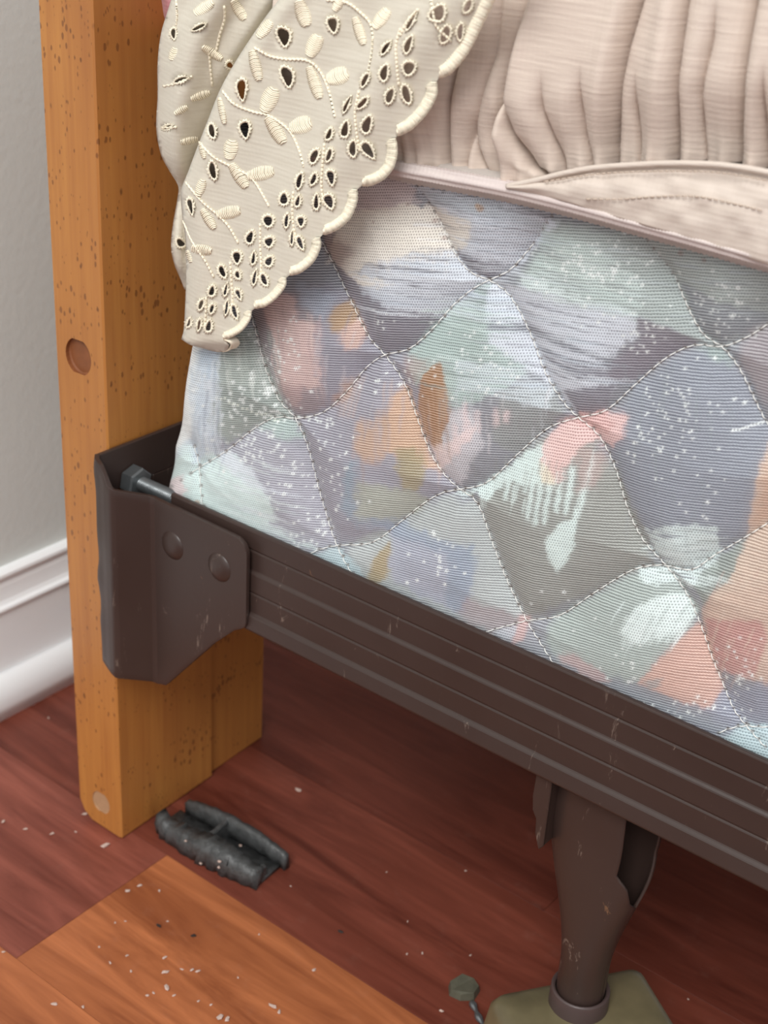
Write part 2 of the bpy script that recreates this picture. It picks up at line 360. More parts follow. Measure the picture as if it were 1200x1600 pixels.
# ------------------------------------------------------------------ metal bed frame
fr = thing('metal_bed_frame', 'brown enamelled steel bed frame rail with bracket and tapered leg under the box spring', 'bed frame', (0.2, 0.02, 0.0))
X1 = 1.95
prof = [(0.0100, 0.2614), (0.0076, 0.2616), (0.0070, 0.2608), (0.0070, 0.2502), (0.0079, 0.2496), (0.0070, 0.2489), (0.0070, 0.2378), (0.0056, 0.2364), (0.0056, 0.2255),
        (0.0065, 0.2248), (0.0056, 0.2241), (0.0058, 0.2125), (0.0040, 0.2112), (0.0030, 0.2032), (0.0042, 0.2016), (0.046, 0.2016), (0.046, 0.2046), (0.0100, 0.2046)]
V, Fc = prism_x(prof, 0.042, X1); o = mesh('side_rail', V, Fc, M['metal'], fr, False); bevel(o, 0.0004, 1)
# bracket: bent plate following a plan path with top and bottom edges
plan = []   # x, y, ztop, zbot
def seg(p, q, n):
    for t in np.linspace(0, 1, n, endpoint=False): plan.append([p[i] + (q[i] - p[i]) * t for i in range(4)])
seg((0.0035, -0.0092, 0.2775, 0.1480), (0.0060, -0.0114, 0.2768, 0.1460), 3)
seg((0.0060, -0.0114, 0.2768, 0.1460), (0.0110, -0.0128, 0.2752, 0.1446), 4)
seg((0.0110, -0.0128, 0.2752, 0.1446), (0.0160, -0.0145, 0.2715, 0.1440), 4)
seg((0.0160, -0.0145, 0.2715, 0.1440), (0.0202, -0.0154, 0.2662, 0.1434), 4)
seg((0.0202, -0.0154, 0.2662, 0.1434), (0.0212, -0.0150, 0.2652, 0.1432), 3)
seg((0.0212, -0.0150, 0.2652, 0.1432), (0.0216, -0.0144, 0.2648, 0.1430), 2)
seg((0.0216, -0.0144, 0.2648, 0.1430), (0.0312, 0.0020, 0.2590, 0.1372), 8)
seg((0.0312, 0.0020, 0.2590, 0.1372), (0.0345, 0.0038, 0.2583, 0.1364), 4)
seg((0.0345, 0.0038, 0.2583, 0.1364), (0.0420, 0.0040, 0.2580, 0.1385), 3)
seg((0.0420, 0.0040, 0.2580, 0.1385), (0.0860, 0.0040, 0.2575, 0.1905), 8)
for k in range(9):                        # rounded top corner, slanted bottom
    a = math.pi / 2 * k / 8; plan.append([0.0960 + 0.0085 * math.sin(a), 0.0040, 0.2488 + 0.0085 * math.cos(a), 0.1995 + 0.0075 * (k / 8) + (0.0015 if k == 8 else 0)])
plan = np.array(plan); NZ = 26; P = np.zeros((len(plan), NZ, 3))
for i, (x, y, zt, zb) in enumerate(plan):
    z = np.linspace(zb, zt, NZ); wob = np.exp(-i / 4.0) * 0.0013 * np.sin(z * 190 + 1.0) * (np.sin(z * 71) * 0.5 + 0.6)
    P[i, :, 0] = x; P[i, :, 1] = y - wob; P[i, :, 2] = z
br = fast_grid('bracket_plate', P, M['metal'], fr); solidify(br, 0.0027, 1); bevel(br, 0.0006, 2)
mb = MB(); mb.add(box_vf(0.0008, 0.0036, -0.0100, 0.0900, 0.2520, 0.2772)).add(box_vf(0.0008, 0.0036, -0.0100, 0.0900, 0.1480, 0.2380))
mb.add(box_vf(0.0008, 0.0036, -0.0100, 0.0010, 0.2380, 0.2520)).add(box_vf(0.0008, 0.0036, 0.0300, 0.0900, 0.2380, 0.2520))
o = mb.build('mounting_plate', M['metal'], fr, False); bevel(o, 0.0005, 1)
def dome(name, c, r, h, axis, mat, parent, rings=6, seg=24):
    prof = [(r, 0.0)] + [(max(1e-5, r * math.cos(a) ** 0.8), h * (0.18 + 0.82 * math.sin(a))) for a in np.linspace(0.0, math.pi / 2 * 0.999, rings)]
    V = []
    for q, d in prof:
        for k in range(seg):
            u, w = q * math.cos(2 * math.pi * k / seg), q * math.sin(2 * math.pi * k / seg)
            V.append((c[0] + u, c[1] - d, c[2] + w) if axis == 'y' else (c[0] + d, c[1] + u, c[2] + w))
    Fc = grid_faces(len(prof), seg, closed_v=True).tolist(); Fc.append(list(range((len(prof) - 1) * seg, len(prof) * seg)))
    return mesh(name, V, Fc, mat, parent)
for px, py in ((273, 851), (346, 885)): dome('rivet', at(px, py, 1, 0.003), 0.0088, 0.0038, 'y', M['metal'], fr)
# bolt with hex head
bc = np.array([0.0, 0.0125, 0.2555])
bolt = tag(bpy.data.objects.new('bolt_shaft', bpy.data.meshes.new('bolt_shaft')))
mbt = MB(); NX = 90; seg_ = 16; Vv = []
for i in range(NX):
    x = 0.0125 + 0.0290 * i / (NX - 1)
    for k in range(seg_):
        th = 2 * math.pi * k / seg_; r = 0.0041 + 0.00035 * math.sin(2 * math.pi * (x / 0.00125) + th) if i < NX - 6 else 0.0041 - 0.0006 * (i - NX + 6) / 6
        Vv.append((bc[0] + x, bc[1] + r * math.cos(th), bc[2] + r * math.sin(th)))
Fc = grid_faces(NX, seg_, closed_v=True).tolist() + [list(range((NX - 1) * seg_, NX * seg_))]
bpy.data.objects.remove(bolt)
bolt = mesh('bolt', Vv, Fc, M['zinc'], fr); bolt['label'] = 'dull grey threaded bolt with hexagonal head'
Vv = []
for x, r in ((0.0036, 0.0078), (0.0045, 0.0090), (0.0118, 0.0090), (0.0128, 0.0080), (0.0130, 0.0042)):
    for k in range(6):
        th = math.pi / 3 * k + 0.3; Vv.append((bc[0] + x, bc[1] + r * math.cos(th), bc[2] + r * math.sin(th)))
mesh('hex_head', Vv, grid_faces(5, 6, closed_v=True).tolist(), M['zinc'], bolt, False)
# leg
LX, LY = 0.319, 0.026; NZ, NS = 60, 60; P = np.zeros((NZ, NS + 1, 3)); zs = np.linspace(0.058, 0.2015, NZ)
for i, z in enumerate(zs):
    t = float(sstep(0.085, 0.178, np.array(z))); rx = 0.0125 + 0.0158 * t; ry = 0.0125 + 0.0015 * t; e = 1.0 - 0.35 * t
    f0 = np.interp(z, [0.137, 0.1372, 0.143, 0.153, 0.160, 0.21], [0, 1, 26, 44, 66, 70]); b0 = np.interp(z, [0.137, 0.1372, 0.150, 0.165, 0.21], [0, 1, 18, 40, 46])
    for k in range(NS + 1):                # open side of the tube faces along the rail
        th = math.radians(b0 + (360 - f0 - b0) * k / NS); c, s = math.cos(th), math.sin(th)
        P[i, k] = (LX + rx * math.copysign(abs(c) ** e, c), LY + ry * math.copysign(abs(s) ** e, s), z)
leg = fast_grid('leg', P, M['metal'], fr); solidify(leg, 0.0016, 1)
# folded tab beside the leg
prof = [(0.2840, 0.0090), (0.2925, 0.0090), (0.2925, 0.0330)]
mb = MB()
V = [(0.2872, 0.0075, 0.203), (0.2958, 0.0075, 0.203), (0.2958, 0.0075, 0.1600), (0.2935, 0.0075, 0.1570), (0.2906, 0.0075, 0.1655), (0.2900, 0.0075, 0.1740), (0.2876, 0.0075, 0.1780), (0.2866, 0.0075, 0.186)]
V += [(x, y + 0.0022, z) for x, y, z in V]; n = 8
mb.add((V, [tuple(range(n)), tuple(range(n, 2 * n))[::-1]] + [(i, n + i, n + (i + 1) % n, (i + 1) % n) for i in range(n)]))
V = [(0.2938, 0.0085, 0.203), (0.2938, 0.0085, 0.160), (0.2938, 0.034, 0.1585), (0.2938, 0.034, 0.203)]; V += [(x + 0.0020, y, z) for x, y, z in V]
mb.add((V, [(0, 1, 2, 3), (7, 6, 5, 4)] + [(i, 4 + i, 4 + (i + 1) % 4, (i + 1) % 4) for i in range(4)]))
o = mb.build('folded_tab', M['metal'], fr, False); bevel(o, 0.0005, 1)
# collar and foot
prof = [(0.0150, 0.052), (0.0155, 0.058), (0.0152, 0.0690), (0.0144, 0.0705), (0.0130, 0.0690)]; seg_ = 36
V = [(LX + r * math.cos(2 * math.pi * k / seg_), LY + r * math.sin(2 * math.pi * k / seg_), z) for r, z in prof for k in range(seg_)]
mesh('foot_collar', V, grid_faces(len(prof), seg_, closed_v=True).tolist(), M['collar'], fr)
ang = math.radians(52); ux = np.array([math.cos(ang), math.sin(ang)]); uy = np.array([-ux[1], ux[0]])
A = at(766, 1552, 2, 0.056)[:2]; B = at(1000, 1506, 2, 0.056)[:2]
ux = (B - A) / np.linalg.norm(B - A); uy = np.array([ux[1], -ux[0]]); Lf = np.linalg.norm(B - A); Wf = 0.062
def rrect(g, z, rad):
    pts = []; a, b = Lf / 2 + g, Wf / 2 + g; cen = (A + B) / 2 + uy * Wf / 2
    for sx, sy, a0 in ((1, 1, 0), (-1, 1, 90), (-1, -1, 180), (1, -1, 270)):
        for k in range(5):
            th = math.radians(a0 + 22.5 * k); u = sx * (a - rad) + rad * math.cos(th); w = sy * (b - rad) + rad * math.sin(th); q = cen + ux * u + uy * w; pts.append((q[0], q[1], z))
    return pts
rings = [rrect(0.004, 0.0, 0.007), rrect(0.0035, 0.030, 0.007), rrect(0.001, 0.050, 0.006), rrect(-0.0015, 0.0550, 0.006), rrect(-0.006, 0.0572, 0.006), rrect(-0.02, 0.0590, 0.006)]
V = [p for r in rings for p in r]; Fc = [f[::-1] for f in grid_faces(len(rings), 20, closed_v=True).tolist()] + [list(range(20)), list(range(100, 120))[::-1]]
mesh('foot', V, Fc, M['foot'], fr)['label'] = 'yellowed olive plastic foot block under the leg'

# ------------------------------------------------------------------ box spring
bs = thing('box_spring', 'box spring in quilted pastel brush-stroke fabric resting on the brown rail', 'box spring', (0.3, 0.03, 0.206))
SEAMS = {
 'A0': [(378, 470), (392, 520), (408, 580), (430, 630), (455, 657), (475, 705), (492, 770), (508, 820), (525, 853), (545, 885), (560, 905), (585, 940)],
 'A1': [(470, 330), (490, 370), (512, 412), (540, 470), (570, 530), (594, 557), (625, 602), (648, 665), (668, 715), (690, 748), (712, 768), (740, 790), (762, 850), (790, 920), (820, 972), (845, 1005), (870, 1040)],
 'A2': [(645, 260), (668, 315), (680, 345), (702, 395), (728, 428), (757, 440), (790, 465), (820, 520), (845, 585), (872, 630), (897, 656), (930, 685), (955, 735), (975, 800), (1000, 850), (1035, 888), (1066, 930), (1088, 978), (1110, 1040), (1140, 1105), (1165, 1135), (1200, 1170)],
 'A3': [(1000, 330), (1022, 380), (1045, 425), (1065, 475), (1092, 525), (1122, 545), (1150, 580), (1172, 625), (1195, 668), (1225, 700)],
 'B0': [(268, 760), (310, 730), (350, 705), (390, 672), (425, 654), (455, 657), (500, 646), (540, 608), (565, 577), (594, 557), (632, 548), (670, 515), (700, 480), (730, 455), (757, 440), (790, 424), (825, 385), (855, 350), (885, 320)],
 'B1': [(460, 885), (490, 862), (525, 853), (575, 851), (615, 822), (655, 790), (685, 773), (712, 768), (755, 757), (800, 715), (850, 672), (897, 656), (940, 645), (985, 605), (1035, 562), (1080, 542), (1122, 545), (1165, 528), (1200, 505), (1240, 480)],
 'B2': [(730, 1000), (765, 985), (820, 972), (868, 966), (920, 932), (975, 898), (1010, 888), (1035, 888), (1075, 895), (1110, 872), (1160, 843), (1200, 818), (1240, 795)],
 'B3': [(1080, 1165), (1115, 1148), (1140, 1138), (1165, 1135), (1200, 1138), (1240, 1120)],
 'A9': [(296, 700), (306, 735), (313, 765), (320, 795)],
}
YB = 0.0125
seam_xz = {}
for k, pts in SEAMS.items():
    p = smooth_path(pts, 90); w = atY(p[:, 0], p[:, 1], YB); seam_xz[k] = w[:, [0, 2]]
NODE = lambda px, py: atY(np.array(px, float), np.array(py, float), YB)[[0, 2]]
HREP = NODE(897, 656) - NODE(594, 557)              # one repeat of the quilting along the side
extra = {}
for k, w in list(seam_xz.items()):
    if k == 'A9': continue
    for j in (1, 2, 3):
        q = w + HREP * j; q = q[(q[:, 0] > 0.408) & (q[:, 0] < 0.63) & (q[:, 1] > 0.2) & (q[:, 1] < 0.47)]
        if len(q) > 6 and np.linalg.norm(np.diff(q, axis=0), axis=1).max() < 0.03: extra['%s_%d' % (k, j)] = q
seam_xz.update(extra)
RC = 0.020
def xc_of(z): return 0.0437 + (z - 0.2564) * 0.261
NXg, NZg, NA = 980, 480, 26
zz = np.linspace(0.206, 0.4665, NZg)
XR = 0.620
P = np.zeros((NA + NXg, NZg, 3)); nrm = np.zeros_like(P)
for i in range(NA):          # end face and rounded corner
    if i < 8: s = i / 8; P[i, :, 0] = xc_of(zz) - RC; P[i, :, 1] = YB + RC + 0.05 * (1 - s); P[i, :, 2] = zz; nrm[i, :] = (-1, 0, 0)
    else:
        a = math.pi / 2 * (1 - (i - 8) / (NA - 8)); P[i, :, 0] = xc_of(zz) - RC * math.sin(a); P[i, :, 1] = YB + RC * (1 - math.cos(a)); P[i, :, 2] = zz
        nrm[i, :] = (-math.sin(a), -math.cos(a), 0)
ts = np.linspace(0, 1, NXg)
x0 = xc_of(zz); P[NA:, :, 0] = x0[None] + (XR - x0)[None] * ts[:, None]; P[NA:, :, 1] = YB; P[NA:, :, 2] = zz[None]; nrm[NA:, :] = (0, -1, 0)
# distance to the nearest seam
Q = P[..., [0, 2]].reshape(-1, 2); d2 = np.full(len(Q), 1.0)
for k, s in seam_xz.items():
    for a, b in zip(s[:-3:3], s[3::3]):
        lo = np.minimum(a, b) - 0.05; hi = np.maximum(a, b) + 0.05
        idx = np.nonzero((Q[:, 0] > lo[0]) & (Q[:, 0] < hi[0]) & (Q[:, 1] > lo[1]) & (Q[:, 1] < hi[1]))[0]
        if not len(idx): continue
        ab = b - a; t = np.clip(((Q[idx] - a) @ ab) / (ab @ ab), 0, 1); dd = ((Q[idx] - a - t[:, None] * ab) ** 2).sum(1)
        d2[idx] = np.minimum(d2[idx], dd)
dist = np.sqrt(d2).reshape(P.shape[:2])
def puff(d): return 0.0092 * (1 - np.exp(-d / 0.0150)) 
low = sstep(0.2585, 0.285, P[..., 2]); top = 1 - 0.75 * sstep(0.448, 0.4665, P[..., 2])
corner = np.ones(P.shape[:2]); corner[:NA] = np.linspace(0.15, 1, NA)[:, None]
h = puff(dist) * (0.12 + 0.88 * low) * top * corner - 0.0045 * low * top * corner
wr = (vnoise(P[..., 0] * 60, P[..., 2] * 60, 3) - 0.5) * 0.0012
PB = P + nrm * (h + wr * low + 0.0050 * sstep(0.440, 0.466, P[..., 2]))[..., None]
ticking = fast_grid('quilted_side_panel', PB, M['ticking'], bs)
me = ticking.data
# weave coordinates
U = np.cumsum(np.r_[0, np.linalg.norm(np.diff(P[:, NZg // 2], axis=0), axis=1)])
uvl = me.uv_layers.new(name='weave'); lv = np.zeros(len(me.loops), np.int32); me.loops.foreach_get('vertex_index', lv)
KW = 0.20; Ux = np.broadcast_to(U[:, None], P.shape[:2]); Zx = np.broadcast_to(zz[None], P.shape[:2])
uu = ((Ux + KW * Zx) / 0.00128).reshape(-1); ww = ((Zx - KW * Ux) / 0.00132).reshape(-1)
uvl.data.foreach_set('uv', np.stack([uu[lv], ww[lv]], 1).astype(np.float32).ravel())

# ---- the print: brush strokes laid out on the cloth
CX0, CX1, CY0, CY1 = 180, 1280, 180, 1300
gx, gy = np.meshgrid(np.arange(CX0, CX1), np.arange(CY0, CY1)); gxf, gyf = gx.astype(float), gy.astype(float)
def lc(c): return np.array(lin(*c)[:3])
canvas = np.zeros(gx.shape + (3,)); canvas[:] = lc((142, 142, 150)); knit = np.zeros(gx.shape)
big = vnoise(gxf / 70, gyf / 70, 11)[..., None]; canvas *= 0.88 + 0.24 * big
n1x = (vnoise(gxf / 9, gyf / 9, 21) - 0.5); n1y = (vnoise(gxf / 9, gyf / 9, 22) - 0.5); nfx = vnoise(gxf / 2.2, gyf / 2.2, 23) - 0.5; nfy = vnoise(gxf / 2.2, gyf / 2.2, 24) - 0.5
def polymask(poly, x, y):
    ins = np.zeros(x.shape, bool); p = poly; j = len(p) - 1
    for i in range(len(p)):
        xi, yi = p[i]; xj, yj = p[j]
        if yi != yj:
            c = ((yi > y) != (yj > y)) & (x < (xj - xi) * (y - yi) / (yj - yi) + xi); ins ^= c
        j = i
    return ins
def stroke(poly, col, op=1.0, kn=None, rough=11.0, fine=4.5, streak=0.0, ang=22.0, blur=2.6, seed=[100]):
    seed[0] += 1
    xs = [p[0] for p in poly]; ys = [p[1] for p in poly]
    a0, a1 = int(max(min(xs) - 14 - CX0, 0)), int(min(max(xs) + 14 - CX0, gx.shape[1])); b0, b1 = int(max(min(ys) - 14 - CY0, 0)), int(min(max(ys) + 14 - CY0, gx.shape[0]))
    if a1 <= a0 or b1 <= b0: return
    sl = np.s_[b0:b1, a0:a1]; x, y = gxf[sl], gyf[sl]
    mk = np.zeros(x.shape)
    offs = [(0, 0)] if blur == 0 else [(blur * math.cos(q), blur * math.sin(q)) for q in np.arange(0, 6.28, 0.9)] + [(0, 0)]
    for ox, oy in offs: mk += polymask(poly, x + ox + rough * n1x[sl] + fine * nfx[sl], y + oy + rough * n1y[sl] + fine * nfy[sl])
    mk /= len(offs)
    if streak > 0:
        c, s = math.cos(math.radians(ang)), math.sin(math.radians(ang)); al = x * c + y * s; ac = -x * s + y * c
        nz = vnoise(al / 55, ac / 2.6, seed[0]) * 0.65 + vnoise(al / 18, ac / 1.5, seed[0] + 500) * 0.35
        mk = mk * sstep(streak - 0.16, streak + 0.10, nz)
    mk = mk * op
    canvas[sl] = canvas[sl] * (1 - mk[..., None]) + lc(col) * mk[..., None]
    if kn is not None: knit[sl] = knit[sl] * (1 - mk) + kn * mk
LIL, MINT, BLU, GRN = (190, 193, 206), (196, 214, 208), (160, 174, 190), (146, 160, 152)
# broad soft fields
stroke([(560, 560), (640, 560), (700, 700), (712, 765), (640, 800), (560, 850), (525, 850), (480, 720), (455, 660)], (158, 152, 166), 0.9, 0.0, blur=8)
stroke([(330, 690), (420, 660), (470, 700), (525, 850), (480, 870), (300, 790)], (172, 168, 182), 0.9, 0.1, blur=8)
stroke([(740, 790), (820, 700), (900, 660), (960, 740), (1020, 880), (920, 930), (820, 972), (770, 880)], (150, 149, 140), 0.95, 0.0, blur=6)
stroke([(985, 605), (1080, 545), (1125, 548), (1180, 640), (1210, 690), (1165, 830), (1090, 885), (1030, 885), (970, 760), (935, 690)], (138, 142, 156), 0.95, 0.0, blur=5)
stroke([(870, 340), (1010, 360), (1220, 400), (1220, 500), (1125, 545), (1050, 540), (985, 510), (880, 470), (800, 440)], (146, 156, 150), 0.9, 0.35, blur=8)
stroke([(860, 968), (920, 935), (985, 898), (1040, 890), (1090, 960), (1040, 1020), (1000, 1070), (930, 1060), (850, 1010)], (168, 180, 172), 0.95, 0.1, blur=5)
stroke([(540, 850), (620, 825), (690, 775), (740, 790), (790, 910), (820, 970), (760, 990), (640, 930), (560, 900)], (178, 182, 180), 0.95, 0.1, blur=5)
stroke([(1080, 1090), (1220, 1060), (1220, 1170), (1150, 1150), (1080, 1150), (1020, 1110)], (146, 148, 166), 0.95, 0, blur=6)
stroke([(1100, 1160), (1160, 1135), (1240, 1140), (1240, 1220), (1150, 1190)], (164, 188, 194), 0.95, 0.5, blur=3)
stroke([(930, 1050), (1000, 1060), (1100, 1110), (1150, 1150), (1000, 1120)], (140, 142, 150), 0.8, 0, blur=5)
# upper left
stroke([(500, 380), (540, 310), (600, 270), (655, 280), (652, 318), (600, 332), (540, 350)], (190, 166, 164), 0.95, 0.75, blur=4)
stroke([(650, 285), (800, 310), (880, 345), (835, 385), (790, 428), (757, 442), (720, 465), (690, 500), (620, 492), (560, 470), (545, 440), (600, 400), (715, 395), (690, 340)], LIL, 0.95, 0.9, streak=0.28, ang=10)
stroke([(655, 292), (780, 312), (860, 345), (850, 360), (760, 330), (660, 318)], (150, 158, 168), 0.8, 0.7, streak=0.3, ang=12)
stroke([(505, 410), (530, 350), (560, 325), (640, 318), (690, 328), (748, 345), (738, 378), (712, 392), (640, 396), (600, 405), (560, 425), (620, 440), (560, 445)], (224, 208, 190), 0.97, 1.0)
for i in range(14): x = 585 + i * 9; stroke([(x, 385), (x + 4, 385), (x + 3, 405 + random.randint(0, 35)), (x, 405)], (218, 203, 190), 0.85, 1.0, rough=2)
stroke([(500, 372), (540, 375), (560, 395), (530, 415), (505, 410)], (176, 150, 142), 0.7, 0.4, blur=4)
stroke([(703, 392), (750, 410), (800, 420), (775, 436), (757, 440), (728, 430)], (112, 106, 118), 1, 0.0, rough=3)
stroke([(512, 410), (560, 440), (610, 478), (690, 498), (645, 545), (594, 557), (565, 530)], (128, 122, 134), 1, 0.0, rough=4)
stroke([(560, 440), (650, 455), (720, 465), (700, 482), (620, 480), (575, 462)], (170, 176, 190), 0.9, 0.8, streak=0.35, ang=12)
# centre top cell
stroke([(632, 548), (700, 482), (757, 442), (800, 472), (840, 560), (800, 600), (720, 640), (650, 600)], (152, 174, 166), 0.9, 0.55, streak=0.22, ang=8)
stroke([(757, 445), (830, 450), (1000, 492), (1000, 520), (945, 562), (965, 600), (930, 640), (890, 640), (860, 610), (800, 560), (770, 540)], LIL, 0.97, 0.95, streak=0.22, ang=12)
stroke([(765, 500), (850, 520), (960, 560), (958, 568), (850, 532), (765, 515)], (116, 118, 128), 0.85, 0.1, rough=3, streak=0.3, ang=12)
stroke([(830, 540), (900, 565), (975, 585), (965, 600), (900, 590), (840, 560)], (112, 108, 120), 0.85, 0.0, rough=3, streak=0.38, ang=12)
stroke([(875, 612), (960, 600), (940, 640), (900, 655)], (120, 114, 126), 0.9, 0.0, rough=4)
stroke([(850, 350), (950, 390), (1010, 440), (1000, 500), (900, 470), (820, 440)], (164, 180, 174), 0.75, 0.7, streak=0.42, ang=16)
stroke([(810, 430), (900, 455), (990, 485), (985, 495), (890, 470), (815, 445)], (196, 208, 206), 0.8, 0.9, streak=0.35, ang=16)
stroke([(1000, 490), (1060, 520), (1090, 540), (1030, 565), (975, 605), (945, 590), (960, 560), (1000, 530)], (128, 118, 130), 0.9, 0.0, rough=4)
stroke([(1060, 440), (1120, 470), (1200, 490), (1190, 510), (1120, 540), (1085, 520)], (124, 126, 134), 0.85, 0.0, blur=4)
stroke([(790, 600), (860, 612), (875, 645), (850, 672), (800, 712), (770, 690), (780, 640)], (130, 132, 130), 0.9, 0.3, blur=3)
stroke([(720, 560), (800, 570), (860, 610), (850, 650), (800, 620), (720, 610)], (182, 190, 198), 0.7, 0.9, streak=0.4, ang=10)
stroke([(690, 640), (745, 640), (760, 690), (712, 765), (680, 730), (665, 690)], (180, 172, 178), 0.9, 0.85, blur=4)
# left column
stroke([(255, 780), (290, 640), (310, 520), (345, 520), (352, 600), (335, 700), (300, 740)], (178, 190, 204), 0.95, 0.8, blur=3)
stroke([(250, 780), (285, 640), (300, 520), (322, 520), (318, 600), (302, 670), (280, 700)], (234, 234, 230), 0.97, 0.9, rough=5)
stroke([(318, 545), (345, 545), (350, 580), (330, 600)], (158, 176, 196), 0.8, 0.8, blur=3)
stroke([(348, 520), (395, 515), (432, 630), (452, 656), (400, 665), (350, 700), (330, 660), (345, 600)], (148, 158, 148), 0.95, 0.2, rough=8, streak=0.15, ang=70)
stroke([(342, 605), (400, 600), (440, 640), (420, 660), (360, 655)], (128, 138, 130), 0.9, 0.1, streak=0.2, ang=15)
stroke([(320, 590), (350, 600), (345, 680), (325, 720), (312, 700)], (196, 200, 210), 0.7, 0.7, streak=0.5, ang=97)
for i in range(6): x = 395 + i * 7; stroke([(x, 510), (x + 4, 512), (x + 6, 590), (x + 2, 588)], (182, 186, 178), 0.6, 0.5, rough=2)
stroke([(385, 480), (500, 440), (505, 640), (460, 652), (436, 620), (400, 560)], (148, 132, 138), 0.85, 0.05, blur=5)
stroke([(418, 470), (462, 455), (470, 500), (508, 498), (508, 575), (498, 606), (470, 612), (466, 640), (440, 622), (428, 560)], (214, 170, 162), 0.92, 0.3, rough=12, blur=3, streak=0.16, ang=84)
stroke([(430, 600), (480, 600), (500, 640), (460, 655), (440, 640)], (150, 120, 122), 0.5, 0.0, blur=5)
stroke([(505, 440), (560, 470), (590, 550), (560, 580), (500, 640), (498, 520)], (144, 138, 154), 0.8, 0.1, blur=4)
stroke([(470, 440), (520, 460), (510, 500), (470, 470)], (146, 156, 176), 0.7, 0.4, blur=4)
stroke([(515, 500), (522, 478), (545, 470), (556, 490), (548, 512), (525, 520)], (176, 132, 84), 0.95, 0.1, rough=4)
stroke([(530, 520), (556, 495), (568, 525), (560, 545), (540, 545)], (222, 172, 154), 0.95, 0.1, rough=4)
stroke([(505, 635), (530, 605), (545, 605), (535, 630)], (190, 136, 104), 0.7, 0.0, blur=3)
for i in range(4): x = 520 + i * 9; stroke([(x + 12, 590), (x + 17, 590), (x + 8, 655), (x + 4, 650)], (214, 176, 158), 0.6, 0.2, rough=2)
stroke([(390, 672), (425, 655), (455, 660), (468, 690), (430, 680)], (158, 178, 170), 0.85, 0.3, blur=3)
stroke([(260, 790), (265, 740), (290, 690), (300, 735), (330, 790), (300, 790)], (190, 212, 204), 0.9, 0.8, blur=3)
stroke([(262, 790), (266, 745), (285, 742), (292, 775), (280, 790)], (222, 186, 186), 0.9, 0.8, blur=2)
stroke([(285, 745), (320, 708), (365, 712), (395, 735), (425, 770), (432, 800), (425, 825), (380, 825), (330, 800), (300, 780)], (196, 218, 212), 0.95, 0.9)
stroke([(318, 705), (350, 706), (400, 735), (425, 765), (390, 755), (340, 725)], (206, 210, 222), 0.9, 0.9, rough=4)
stroke([(330, 800), (430, 800), (440, 830), (500, 860), (440, 860)], (196, 210, 206), 0.8, 0.7, streak=0.45, ang=25)
stroke([(300, 795), (320, 790), (350, 810), (330, 815)], (176, 138, 100), 0.8, 0.5, blur=3)
stroke([(480, 870), (525, 855), (560, 880), (580, 930), (540, 910)], (166, 188, 194), 0.9, 0.5, blur=2)
# orange and brown strokes
stroke([(562, 668), (574, 650), (592, 668), (596, 640), (614, 655), (606, 712), (590, 722), (562, 705)], (216, 164, 126), 0.82, 0.0, rough=14, blur=5)
stroke([(612, 620), (628, 598), (650, 665), (664, 712), (690, 745), (650, 725), (605, 700), (606, 650)], (226, 170, 130), 0.92, 0.0, blur=4)
stroke([(648, 640), (655, 600), (672, 572), (692, 565), (702, 600), (707, 650), (692, 690), (676, 708), (656, 685)], (176, 114, 58), 0.97, 0.0, rough=5, blur=2)
stroke([(690, 600), (708, 610), (706, 645), (690, 660)], (198, 150, 110), 0.7, 0.1, blur=4)
stroke([(625, 560), (670, 560), (650, 600), (630, 595)], (176, 140, 130), 0.6, 0.0, blur=5)
stroke([(622, 705), (648, 695), (662, 725), (655, 762), (634, 772), (624, 745)], (164, 144, 100), 0.92, 0.0, blur=3)
stroke([(668, 700), (700, 690), (745, 660), (760, 640), (735, 690), (700, 725), (685, 735)], (224, 188, 184), 0.9, 0.9, blur=3)
for x, y0, y1 in ((712, 660, 700), (730, 625, 690), (748, 640, 675), (775, 635, 665), (790, 640, 660)): stroke([(x, y0), (x + 8, y0), (x + 7, y1), (x, y1)], (224, 186, 184), 0.75, 0.8, rough=5)
stroke([(548, 720), (562, 715), (556, 810), (600, 825), (560, 820), (538, 790)], (132, 156, 174), 0.7, 0.0, blur=5)
stroke([(562, 750), (650, 770), (665, 790), (615, 822), (560, 812)], (178, 180, 160), 0.85, 0.0, blur=5)
stroke([(575, 905), (584, 874), (606, 846), (613, 868), (606, 902), (592, 912)], (172, 146, 98), 0.97, 0.0, rough=4)
stroke([(565, 815), (640, 835), (735, 862), (740, 930), (720, 960), (640, 920), (612, 900), (612, 850)], (170, 172, 192), 0.9, 0.0, blur=4)
stroke([(560, 805), (640, 822), (738, 855), (740, 880), (700, 860), (610, 838)], (146, 158, 180), 0.85, 0.0, blur=3)
stroke([(705, 865), (738, 860), (740, 930), (720, 965), (700, 930)], (142, 154, 174), 0.85, 0.0, blur=3)
stroke([(730, 930), (800, 960), (820, 975), (765, 990), (715, 965)], (168, 142, 146), 0.7, 0.0, blur=4)
stroke([(808, 965), (826, 965), (818, 1000), (800, 1005)], (220, 168, 162), 0.9, 0.1, rough=3)
stroke([(770, 985), (808, 978), (800, 1000), (785, 1000)], (186, 186, 196), 0.8, 0.4, rough=3)
